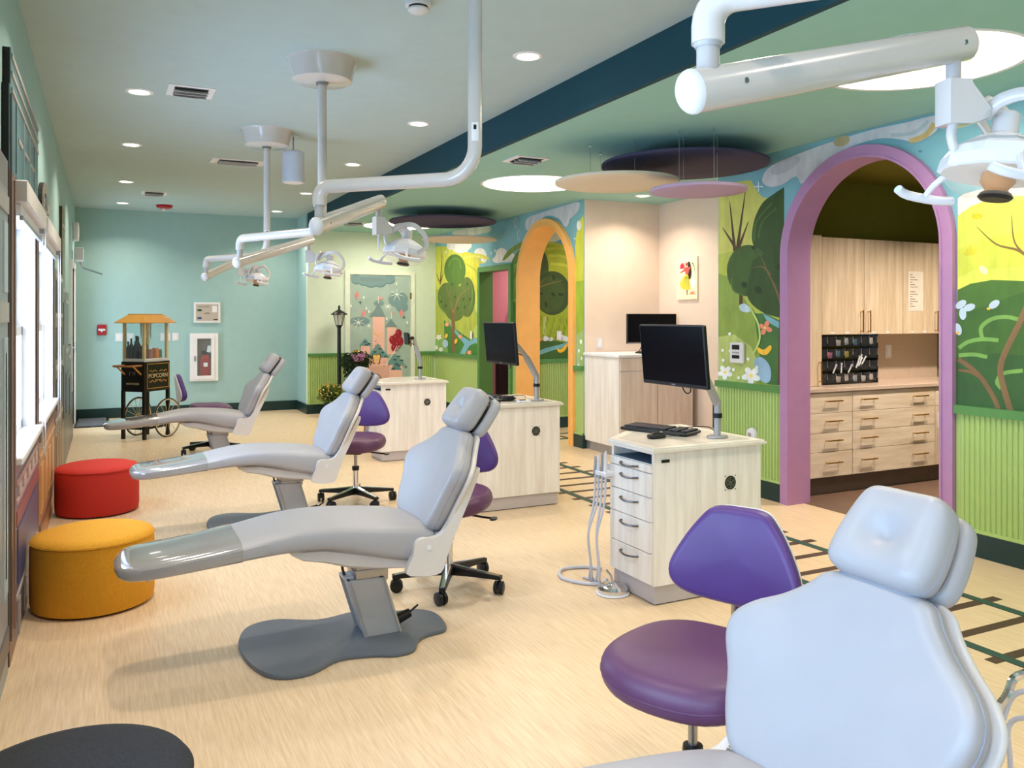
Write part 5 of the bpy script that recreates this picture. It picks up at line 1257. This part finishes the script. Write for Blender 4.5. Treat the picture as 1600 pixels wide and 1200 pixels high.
# bins
bn = thing('bin_organizer', 'black organizer of small tilted bins on the stone counter', 'organizer', (5.43, 5.20, .884))
BK = mat('bin_black', (20, 20, 22), .18, coat=.5)
MB().box(0, .72, .10, .115, 0, .43).box(0, .008, 0, .11, 0, .43).box(.712, .72, 0, .11, 0, .43).obj('frame', BK, bn)
CLR = mat('bin_clear', (70, 72, 78), .08, alpha=.45)
cols = {(1, 1): (206, 120, 150), (1, 2): (70, 120, 140), (1, 3): (176, 160, 40), (3, 2): (220, 200, 186), (3, 3): (226, 210, 202), (3, 5): (226, 216, 210), (3, 6): (226, 214, 206), (0, 2): (200, 196, 190), (0, 3): (180, 184, 186), (0, 4): (60, 110, 140), (0, 6): (200, 200, 196), (3, 4): (190, 194, 200)}
for r in range(4):
    for c_ in range(7):
        x0 = .010 + c_ * .101; z0 = .43 - (r + 1) * .105
        M = Matrix.Translation((x0, .0, z0))
        b_ = MB().box(0, .098, .004, .10, 0.0, .006, M=M).box(0, .003, .004, .10, .006, .075, M=M).box(.095, .098, .004, .10, .006, .075, M=M).obj('bin', BK, bn)
        MB().add([M @ Vector(p) for p in ((.003, .008, .005), (.095, .008, .005), (.095, -.012, .085), (.003, -.012, .085))], [(0, 1, 2, 3)]).obj('bin_front', CLR, b_)
        MB().box(.092, .096, -.006, .0, .03, .085, M=M).obj('bin_divider', SILVER, b_)
        if (r, c_) in cols:
            cc = cols[(r, c_)]
            MB().box(.014, .080, .030, .060, .008, .062, M=M @ Matrix.Rotation(.12 * ((r * 7 + c_) % 3 - 1), 4, 'Y')).obj('packet', mat('packet_%d_%d' % (r, c_), cc, .5), b_)
for i, (x, z, a) in enumerate(((.42, .17, .6), (.435, .19, .45), (.45, .185, .75), (.465, .20, .3), (.49, .2, .9), (.145, .13, .7), (.24, .13, 0), (.325, .13, .8))):
    o = tag(MB().cyl((x, -.025, z - .03), (x + .05 * math.sin(a), -.03, z + .05 * math.cos(a)), .006, n=8).cyl((x + .05 * math.sin(a), -.03, z + .05 * math.cos(a)), (x + .056 * math.sin(a), -.03, z + .056 * math.cos(a)), .009, n=8).obj('applicator_stick', WHITE), 'white applicator stick poking out of the black bins', 'applicator', 'white sticks in the black bins')
    o.location = (5.43, 5.20, .884)

# ================================================================== PINK ROOM
for z, lab in ((1.72, 'upper pink wall shelf in the pink room'), (1.30, 'lower pink wall shelf in the pink room')):
    s = thing('wall_shelf', lab, 'shelf', (5.55, 11.0, z), 0, 'pink room shelves')
    MB().box(-.18, .9, -.28, 0, 0, .045).obj('board', PINK, s)
    MB().prism([(-.02, 0), (-.25, 0), (-.02, -.22)], -.16, -.13, 'x').obj('bracket', PINK, s)
bk = thing('black_box', 'low black box standing in the pink room', 'cabinet', (5.6, 10.85, 0))  # plain black box low behind the green door frame
MB().box(-.5, .7, -.02, .14, .02, .95, bev=.004).obj('body', BLACK, bk)
MB().box(-.49, .1, -.024, -.02, .04, .93).obj('cabinet_door', BLACK, bk); MB().box(.11, .69, -.024, -.02, .04, .93).obj('cabinet_door', BLACK, bk)
ps = thing('round_stool', 'round plum stool inside the pink room', 'stool', (5.55, 10.45, 0))
MB().pillow(ellipse(0, 0, .19, .19, 32), .07, .03, nr=4, nd=4, fn=lambda x, y, z: (x, y, z + .50)).obj('seat', PURPLES, ps, smooth=True)
MB().cyl((0, 0, .03), (0, 0, .51), .02).obj('column', CHROME, ps, smooth=True)
MB().lathe([(0, 0), (.2, 0), (.2, .012), (.03, .03), (0, .03)], 28, cap=False).obj('base', BLACK, ps, smooth=True)

# ================================================================== FAR WALL THINGS
FY = Y1
pl = thing('fire_pull_station', 'small red fire pull station on the far wall', 'fire alarm', (-.05, FY, 1.28))
MB().box(-.06, .06, -.04, 0, -.075, .075, bev=.006).obj('housing', RED, pl); MB().box(-.045, .045, -.048, -.039, -.012, .016).box(-.012, .012, -.048, -.039, -.03, -.012).obj('pull_bar', WHITE, pl)
plate('switch_plate', 'double white switch plate beside the popcorn cart', (.20, FY, 1.17), 'y', .15, .12, 2)
plate('switch_plate', 'single white switch plate half hidden by the popcorn cart', (.325, FY, 1.17), 'y', .09, .12, 1)
plate('outlet', 'white double outlet on the far wall seen through the popcorn glass', (.80, FY, 1.17), 'y', .14, .12, 2, 'outlet')
plate('outlet', 'white blank plate beside the double outlet', (.94, FY, 1.17), 'y', .09, .12, 1, 'outlet')
pn = thing('alarm_panel', 'beige wall panel in a white frame above the fire extinguisher', 'control panel', (1.385, FY, 1.535))
MB().prism([(-.19, -.155), (.19, -.155), (.19, .155), (-.19, .155)], -.03, 0, 'y').obj('frame', WTRIM, pn)
MB().box(-.16, .16, -.034, -.029, -.125, .125).obj('face', mat('panel_beige', (192, 180, 168), .5), pn)
MB().box(-.14, -.08, -.037, -.033, .02, .05).obj('green_label', mat('label_green', (40, 84, 62), .5), pn); MB().box(-.14, -.08, -.037, -.033, -.10, -.07).obj('blue_label', mat('label_blue', (52, 76, 130), .5), pn)
MB().box(.07, .14, -.040, -.033, .0, .10).obj('keypad', WTRIM, pn); MB().box(.09, .15, -.037, -.033, -.115, -.10).obj('dark_label', BLACK, pn)
ln = MB()
for k, (x0, x1, z) in enumerate(((-.12, .03, .085), (-.05, .05, -.025), (-.03, .03, -.01))): ln.box(x0, x1, -.036, -.0335, z, z + .008)
ln.obj('printed_lines', mat('ink_grey', (120, 110, 104), .7), pn)
fc = thing('extinguisher_cabinet', 'white cabinet with a glass door holding a fire extinguisher', 'cabinet', (1.34, FY, .50))
w, h = .20, .72
MB().box(-w, w, -.05, 0, 0, .07).box(-w, w, -.05, 0, h - .07, h).box(-w, -w + .10, -.05, 0, .07, h - .07).box(w - .10, w, -.05, 0, .07, h - .07).obj('frame', WTRIM, fc)
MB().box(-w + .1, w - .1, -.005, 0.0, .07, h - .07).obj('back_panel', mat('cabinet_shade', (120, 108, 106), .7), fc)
dr = MB().box(-w + .055, w - .055, -.062, -.05, .03, .08).box(-w + .055, w - .055, -.062, -.05, h - .08, h - .03).box(-w + .055, -w + .10, -.062, -.05, .08, h - .08).box(w - .10, w - .055, -.062, -.05, .08, h - .08).obj('glass_door', WTRIM, fc)
MB().box(-w + .1, w - .1, -.056, -.052, .08, h - .08).obj('pane', GLASS, dr)
MB().box(-w + .062, -w + .072, -.078, -.06, .30, .38).obj('latch', BLACK, dr)
fe = thing('fire_extinguisher', 'red fire extinguisher behind the cabinet glass', 'fire extinguisher', (1.36, FY - .028, .575))
MB().lathe([(0, 0), (.020, 0), (.0215, .01), (.0215, .25), (.016, .30), (.008, .31), (.008, .33)], 24, Matrix.Diagonal((3.4, 1, 1, 1))).obj('cylinder', mat('extinguisher_red', (158, 26, 30), .3), fe, smooth=True)
MB().box(-.03, .03, -.0240, -.0222, .14, .20).obj('label', WTRIM, fe)
MB().tube([(-.01, 0, .33), (.02, 0, .40), (.07, 0, .43), (.085, 0, .36), (.08, 0, .26)], .009, 8, smooth=4).box(-.05, .03, -.012, .012, .33, .38).obj('hose_and_valve', BLACK, fe, smooth=True)
MB().box(-.06, .0, -.022, -.020, .36, .46, M=Matrix.Rotation(.2, 4, 'Y')).obj('tag', WTRIM, fe)

# ================================================================== POPCORN CART
ang = math.radians(47)
pop = thing('popcorn_cart', 'black and gold popcorn cart with glass case and spoked wheels', 'popcorn cart', (.415, 10.80, 0), ang)
PBLK = mat('cart_black', (14, 14, 16), .3, vary=.1); PGOLD = mat('cart_gold', (196, 142, 62), .35, vary=.05); PCREAM = mat('cart_cream', (216, 196, 150), .4)
LX, LY = .44, .34
for (x, y) in ((0, 0), (LX - .035, 0), (0, LY - .035), (LX - .035, LY - .035)):
    MB().box(x, x + .035, y, y + .035, 0, .58).obj('leg', PBLK, pop)
MB().box(0, LX, 0, LY, .57, .93, bev=.004).obj('cabinet', PBLK, pop)
dr = MB().prism([(.03, .60), (LX - .02, .60), (LX - .02, .91), (.03, .91)], -.006, 0, 'y').obj('front_panel', PBLK, pop)
ol = MB()
for (a0, a1, b0, b1) in ((.035, LX - .025, .605, .612), (.035, LX - .025, .898, .905), (.035, .042, .605, .905), (LX - .032, LX - .025, .605, .905)): ol.box(a0, a1, -.0085, -.006, b0, b1)
ol.obj('gold_border', PGOLD, dr)
FR = Matrix.Rotation(PI / 2, 4, 'X')
text('POPCORN', .070, PCREAM, dr, Matrix.Translation((.225, -.0075, .755)) @ FR, 'lettering')
text('FRESH', .020, PGOLD, dr, Matrix.Translation((.225, -.0075, .705)) @ FR, 'lettering') if False else None
sc_ = MB()
for s_ in (-1, 1):
    for zz_, up_ in ((.805, 1), (.70, -1)):
        sc_.tube([(.225 + s_ * .02, -.007, zz_), (.225 + s_ * .06, -.007, zz_ + .018 * up_), (.225 + s_ * .10, -.007, zz_ + .002), (.225 + s_ * .13, -.007, zz_ + .02 * up_), (.225 + s_ * .15, -.007, zz_)], .004, 6, smooth=4)
sc_.tube([(.17, -.007, .71), (.225, -.007, .702), (.28, -.007, .71)], .004, 6, smooth=4)
sc_.obj('gold_scroll', PGOLD, dr, smooth=True)
LM = Matrix.Rotation(-PI / 2, 4, 'Z') @ FR
text('NOSTALGIA', .034, PCREAM, pop, Matrix.Translation((-.0015, LY * .5, .665)) @ LM, 'lettering')
# glass case
MB().box(.01, LX - .01, .01, LY - .01, .93, .965, bev=.003).obj('case_tray', mat('case_tray', (206, 206, 210), .35), pop)
for (x, y) in ((.012, .012), (LX - .042, .012), (.012, LY - .042), (LX - .042, LY - .042)):
    MB().box(x, x + .03, y, y + .03, .955, 1.395).obj('case_post', PCREAM, pop)
for b_ in ((.042, LX - .042, .014, .018), (.042, LX - .042, LY - .018, LY - .014), (.014, .018, .042, LY - .042), (LX - .018, LX - .014, .042, LY - .042)):
    MB().box(b_[0], b_[1], b_[2], b_[3], .966, 1.39).obj('pane', GLASS, pop)
e = .055
rf = MB(); r0 = [(-e, -e), (LX + e, -e), (LX + e, LY + e), (-e, LY + e)]; r1 = [(.06, .05), (LX - .06, .05), (LX - .06, LY - .05), (.06, LY - .05)]
rf.loft([[(x, y, 1.39) for x, y in r0], [(x, y, 1.398) for x, y in r0], [(x, y, 1.495) for x, y in r1], [(x, y, 1.502) for x, y in r1]])
rfo = rf.obj('roof', PGOLD, pop)
MB().tube([(x, y, z) for x, y, z in ((.30, -.030, 1.452), (.33, -.026, 1.462), (.36, -.028, 1.455), (.40, -.022, 1.47))], .004, 6, smooth=3).obj('roof_scroll', PCREAM, rfo, smooth=True)
for x in (.14, .30):
    MB().tube([(x, LY * .5, 1.39), (x, LY * .5, 1.24), (x + .012, LY * .5, 1.20)], [.012, .003], 6).obj('kettle_hook', STEEL, pop)
# handle on the short side
MB().tube([(0, .04, .885), (-.17, .04, .885), (-.19, .06, .885), (-.19, LY - .06, .885), (-.17, LY - .04, .885), (0, LY - .04, .885)], .012, 8).obj('push_handle', mat('cart_wood', (150, 98, 52), .5), pop, smooth=True)
for y_ in (.05, LY - .05): MB().tube([(-.0, y_, .78), (-.13, y_, .88)], .010, 6).obj('handle_brace', PGOLD, pop)
MB().lathe([(0, -.02), (.03, -.02), (.035, 0), (.03, .02), (0, .02)], 16, Matrix.Translation((-.13, .06, .80)), cap=False).obj('crank', BLACK, pop, smooth=True)
for (y_, nm) in ((-.05, 1), (LY + .05, 2)):
    wc = (LX - .10, y_, .235); r = .232
    wh = MB().tube([(wc[0] + r * math.cos(2 * PI * k / 48), y_, wc[2] + r * math.sin(2 * PI * k / 48)) for k in range(48)], .009, 8, closed=True).obj('wheel', BLACK, pop, smooth=True)
    MB().tube([(wc[0] + (r - .010) * math.cos(2 * PI * k / 48), y_, wc[2] + (r - .010) * math.sin(2 * PI * k / 48)) for k in range(48)], .007, 8, closed=True).obj('rim', PCREAM, wh, smooth=True)
    sp = MB()
    for k in range(14):
        a = 2 * PI * k / 14; sp.cyl(wc, (wc[0] + (r - .008) * math.cos(a), y_, wc[2] + (r - .008) * math.sin(a)), .0028, n=6)
    sp.obj('spokes', PCREAM, wh); MB().cyl((wc[0], y_ - .02, wc[2]), (wc[0], y_ + .02, wc[2]), .022, n=14).obj('hub', PGOLD, wh, smooth=True)
MB().cyl((LX - .10, -.05, .235), (LX - .10, LY + .05, .235), .008).obj('axle', STEEL, pop, smooth=True)
MB().box(.0, LX, .0, .02, .12, .15).box(0, LX, LY - .02, LY, .12, .15).box(0, .02, 0, LY, .12, .15).obj('stretcher', PBLK, pop)
# bottles and jars inside
R = Matrix.Rotation(ang, 4, 'Z'); base = Vector((.415, 10.80, 0))
goods = [('bottle', .06, .10, .05, .15, (60, 66, 84), 'squat dark blue bottle in the popcorn case'), ('bottle', .10, .20, .035, .27, (44, 52, 66), 'tallest dark bottle at the middle of the popcorn case'), ('bottle', .17, .24, .03, .26, (40, 48, 60), 'tall slim dark bottle beside the tallest one'), ('bottle', .145, .145, .028, .22, (110, 104, 96), 'slim grey bottle in the popcorn case'), ('bottle', .30, .24, .03, .24, (50, 60, 62), 'dark bottle behind the orange jar'), ('jar', .18, .08, .04, .11, (178, 110, 104), 'rose coloured jar in the popcorn case'), ('jar', .27, .07, .04, .12, (214, 126, 64), 'orange jar in the popcorn case'), ('jar', .36, .10, .04, .10, (96, 118, 92), 'green jar at the front right of the popcorn case'), ('bottle', .05, .175, .022, .21, (52, 58, 74), 'short dark bottle at the side pane of the popcorn case'), ('bottle', .05, .235, .026, .24, (46, 54, 70), 'dark bottle nearest the handle side of the popcorn case'), ('bottle', .06, .29, .024, .20, (66, 72, 84), 'grey blue bottle at the back corner of the popcorn case'), ('bottle', .22, .17, .026, .23, (38, 36, 40), 'black bottle behind the rose jar')]
for (nm, x, y, r, hh, c_, lab) in goods:
    p = R @ Vector((x, y, .967)) + base
    t = thing(nm, lab, nm, p, 0, 'bottles and jars in the popcorn case')
    m = mat('goods_%d_%d_%d' % c_, c_, .25)
    if nm == 'bottle':
        MB().lathe([(0, 0), (r, 0), (r, hh * .6), (r * .4, hh * .76), (r * .35, hh * .88), (0, hh * .88)], 20, cap=False).obj('glass_body', m, t, smooth=True); MB().lathe([(0, hh * .87), (r * .45, hh * .87), (r * .45, hh), (0, hh)], 14, cap=False).obj('cap', BLACK, t, smooth=True)
    else:
        MB().lathe([(0, 0), (r, 0), (r, hh * .78), (r * .85, hh * .84), (0, hh * .84)], 20, cap=False).obj('glass_body', m, t, smooth=True); MB().lathe([(0, hh * .83), (r * .92, hh * .83), (r * .92, hh), (0, hh)], 20, cap=False).obj('lid', m, t, smooth=True)

# ================================================================== LAMP POST, PLANTS
lp = thing('lamp_post', 'black street lamp standing beside the castle door', 'lamp post', (3.155, 12.38, 0))
MB().lathe([(0, 0), (.08, 0), (.08, .02), (.06, .05), (.045, .12), (.03, .16), (.028, 1.30), (.036, 1.31), (.036, 1.33), (.02, 1.34)], 20, cap=False).obj('post', BLACK, lp, smooth=True)
MB().lathe([(.045, 1.335), (.05, 1.345), (.085, 1.50), (.08, 1.50)], 6, cap=False).obj('lantern_glass', mat('lantern_glass', (232, 236, 226), .2, alpha=.55), lp)
lg = MB()
for k in range(6):
    a = 2 * PI * k / 6; lg.cyl((.048 * math.cos(a), .048 * math.sin(a), 1.34), (.086 * math.cos(a), .086 * math.sin(a), 1.50), .005, n=6)
lg.obj('lantern_frame', BLACK, lp)
MB().lathe([(0, 1.33), (.052, 1.33), (.052, 1.345), (0, 1.35)], 12, cap=False).obj('lantern_base', BLACK, lp, smooth=True)
MB().lathe([(0, 1.50), (.125, 1.50), (.12, 1.515), (.06, 1.555), (.02, 1.575), (.014, 1.60), (.022, 1.615), (.012, 1.635), (0, 1.65)], 24, cap=False).obj('lantern_cap', BLACK, lp, smooth=True)
def leaf_ball(mb, c, r, n, size, squash=1.0):
    for k in range(n):
        z = random.uniform(-1, 1); a = random.uniform(0, 2 * PI); q = math.sqrt(1 - z * z); rr = r * random.uniform(.72, 1.05)
        p = Vector(c) + Vector((q * math.cos(a) * rr, q * math.sin(a) * rr, z * rr * squash))
        d = Vector((random.uniform(-1, 1), random.uniform(-1, 1), random.uniform(-.6, 1))).normalized(); e_ = d.cross(Vector((random.random(), random.random(), random.random()))).normalized()
        mb.add([p, p + d * size * .5 + e_ * size * .3, p + d * size, p + d * size * .5 - e_ * size * .3], [(0, 1, 2, 3)])
tp = thing('topiary', 'dark green leafy topiary with pink flowers in a white pot by the castle door', 'plant', (3.37, 12.26, 0))
MB().lathe([(0, 0), (.08, 0), (.105, .28), (.11, .30), (.095, .30), (0, .28)], 24, cap=False).obj('pot', WHITE, tp, smooth=True)
MB().cyl((0, 0, .28), (0, 0, .50), .02).obj('trunk', mat('bark', (70, 52, 38), .8), tp, smooth=True)
lv = MB(); leaf_ball(lv, (-.10, 0, .80), .13, 520, .04); leaf_ball(lv, (.10, 0, .80), .13, 520, .04); leaf_ball(lv, (0, 0, .64), .16, 700, .04)
o = lv.obj('foliage', mat('leaf_dark', (36, 62, 30), .6, vary=.4, scale=40), tp, auto='keep'); o['kind'] = 'stuff'
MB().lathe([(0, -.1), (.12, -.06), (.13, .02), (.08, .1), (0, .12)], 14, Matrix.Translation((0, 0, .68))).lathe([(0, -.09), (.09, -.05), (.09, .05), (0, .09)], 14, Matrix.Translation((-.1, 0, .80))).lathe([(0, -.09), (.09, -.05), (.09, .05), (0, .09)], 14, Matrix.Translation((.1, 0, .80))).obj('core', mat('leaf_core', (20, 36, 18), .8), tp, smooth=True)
fl = MB()
for k in range(18): leaf_ball(fl, (.02 + .10 * random.uniform(-1, 1), -.10 + random.uniform(-.04, .04), .86 + .05 * random.uniform(-1, 1)), .018, 14, .03)
o = fl.obj('flowers', mat('flower_pink', (206, 150, 190), .6), tp, auto='keep'); o['kind'] = 'stuff'
fb = thing('flower_bush', 'low yellow green bush in a dark pot on the floor by the green wainscot', 'plant', (2.97, 12.22, 0))
MB().lathe([(0, 0), (.07, 0), (.085, .2), (.075, .2), (0, .18)], 20, cap=False).obj('pot', BLACK, fb, smooth=True)
lv = MB(); leaf_ball(lv, (0, 0, .33), .17, 700, .04, .75)
o = lv.obj('foliage', mat('leaf_mid', (84, 116, 44), .6, vary=.4, scale=40), fb, auto='keep'); o['kind'] = 'stuff'
lv = MB(); leaf_ball(lv, (0, -.01, .36), .18, 160, .035, .75)
o = lv.obj('blossoms', mat('blossom_gold', (226, 190, 96), .6, vary=.2), fb, auto='keep'); o['kind'] = 'stuff'
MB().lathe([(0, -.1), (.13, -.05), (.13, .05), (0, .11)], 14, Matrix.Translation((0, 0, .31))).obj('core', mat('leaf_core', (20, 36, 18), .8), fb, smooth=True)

# ================================================================== FACADE PANELS ON THE WINDOW WALL
FT0, FT1 = LEFT_X + .0005, LEFT_X + .030
def facade(label, pieces, deco, edge=(34, 26, 24)):
    y0 = pieces[0][0][0][0]
    t = thing('facade_panel', label, 'wall panel', (0, y0, 0), 0, 'town facade panels along the window wall')
    for (poly, c_) in pieces:
        sh = [(a - y0, b) for a, b in poly]
        mb = MB(); n_ = len(sh)
        mb.mi = 1; mb.prism(sh, FT0, FT1 - .004, 'x'); mb.mi = 0
        mb.add([(FT1, a, b) for a, b in sh] + [(FT1 - .004, a, b) for a, b in sh], [tuple(range(n_))] + [(i, (i + 1) % n_, n_ + (i + 1) % n_, n_ + i) for i in range(n_)])
        mb.obj('board', [mat('facade_%d_%d_%d' % c_, c_, .35, vary=.08, scale=5), mat('facade_edge', edge, .6)], t)
    for (y_, y2, z0, z1, c_) in deco:
        MB().box(FT1 - .001, FT1 + .006, y_ - y0, y2 - y0, z0, z1).obj('moulding', mat('facade_%d_%d_%d' % c_, c_, .35, vary=.08, scale=5), t)
    return t
G1, G2, G3, T1, T2, BR, LB = (128, 128, 130), (176, 172, 168), (92, 90, 92), (84, 120, 128), (120, 150, 156), (122, 92, 80), (176, 196, 206)
def R_(a, b, c_, d): return [(a, c_), (b, c_), (b, d), (a, d)]
facade('silver facade panel with tall pale blue arched windows at the left edge', [(R_(2.40, 3.97, 0.0, 1.98), (150, 158, 166)), (R_(2.40, 3.97, 1.98, 2.1), G1)],
       [(2.44, 3.96, 1.88, 1.95, G2), (2.44, 3.96, 1.44, 1.52, G2), (2.44, 3.96, .1, .2, G3)] + [(a, a + .14, 1.56, 1.84, LB) for a in (2.6, 3.1, 3.78)] + [(a, a + .14, .35, 1.38, LB) for a in (2.6, 3.1, 3.78)] + [(a + .05, a + .09, .42, 1.32, (110, 132, 146)) for a in (2.6, 3.1, 3.78)])
facade('tall teal facade panel rising above the nearer window', [(R_(4.04, 4.29, 0, 2.085), BR), (R_(4.04, 5.66, 2.085, 2.44), T1), (R_(4.08, 5.66, 2.44, 2.60), T1), (R_(5.60, 5.66, 0, 2.085), BR), (R_(4.29, 5.60, 0, .795), (112, 108, 132))],
       [(4.10, 5.65, 2.56, 2.58, G2), (4.10, 5.65, 2.49, 2.505, G2), (4.10, 5.65, 2.42, 2.435, G2), (4.3, 4.34, 2.10, 2.41, T2), (4.65, 4.69, 2.10, 2.41, T2), (5.0, 5.04, 2.10, 2.41, T2), (5.35, 5.39, 2.10, 2.41, T2), (4.06, 4.10, .1, 2.40, G3), (4.22, 4.26, .1, 2.06, (150, 116, 100)), (4.4, 4.6, 2.26, 2.28, G2), (4.75, 4.95, 2.26, 2.28, G2), (5.1, 5.3, 2.26, 2.28, G2),
        (4.31, 5.58, .70, .73, (176, 146, 146)), (4.31, 5.58, .62, .64, (190, 160, 160))] + [(4.42 + .25 * k, 4.54 + .25 * k, .645, .695, (200, 178, 176)) for k in range(5)] + [(4.31, 5.58, .52, .59, (142, 72, 84)), (4.36, 5.54, .25, .50, (72, 78, 122)), (4.31, 5.58, .19, .21, G2)] + [(4.42 + .3 * k, 4.49 + .3 * k, .02, .17, G2) for k in range(4)])
arc = [(6.05 + .35 - .35 * math.cos(PI * k / 14), 2.16 + .20 * math.sin(PI * k / 14)) for k in range(15)]
facade('brown facade panel with an arched pediment above the second window', [(R_(5.69, 5.76, 0, 2.085), BR), (R_(5.69, 7.50, 2.085, 2.16), (110, 104, 92)), (arc, (120, 114, 100)), (R_(7.40, 7.50, 0, 2.085), BR), (R_(5.76, 7.40, 0, .795), (176, 124, 84))],
       [(6.3, 6.5, 2.19, 2.28, G3), (6.15, 6.22, 2.18, 2.24, G2), (6.6, 6.67, 2.18, 2.24, G2), (5.78, 7.38, .70, .74, BR), (5.78, 7.38, .60, .62, (214, 170, 122))] + [(5.86 + .38 * k, 6.10 + .38 * k, .25, .55, (206, 158, 104)) for k in range(4)] + [(5.78, 7.38, .15, .2, (120, 84, 60))])
facade('grey facade panel with rows of small windows beyond the second window', [(R_(7.54, 8.75, 0, 1.85), (128, 118, 110))],
       [(7.56, 8.73, z, z + .035, G2) for z in (1.78, 1.46, 1.03, .60)] + [(7.64 + .28 * k, 7.80 + .28 * k, z, z + .26, G3) for k in range(4) for z in (.70, 1.12, 1.5)] + [(7.64 + .28 * k, 7.82 + .28 * k, .1, .5, (160, 130, 104)) for k in range(4)])
facade('narrow tall dark facade post beyond the grey facade', [(R_(8.82, 9.25, 0, 2.50), (128, 128, 104))], [(8.85, 9.22, 2.3, 2.34, G2), (8.85, 9.22, 1.7, 1.74, G2), (8.92, 9.15, 1.2, 1.6, G3), (8.92, 9.15, .5, 1.0, G3)])
facade('stepped low facade panel just before the exterior door', [(R_(9.32, 10.2, 0, 1.72), (122, 116, 108)), (R_(10.2, 11.0, 0, 1.15), (110, 104, 98)), (R_(11.0, 11.55, 0, .55), (96, 92, 88))],
       [(9.37, 10.15, 1.6, 1.64, G2), (9.37, 10.15, 1.1, 1.14, G2), (9.45, 10.1, .5, .9, G3), (10.25, 10.95, 1.0, 1.04, G2), (10.3, 10.9, .4, .8, G3)])
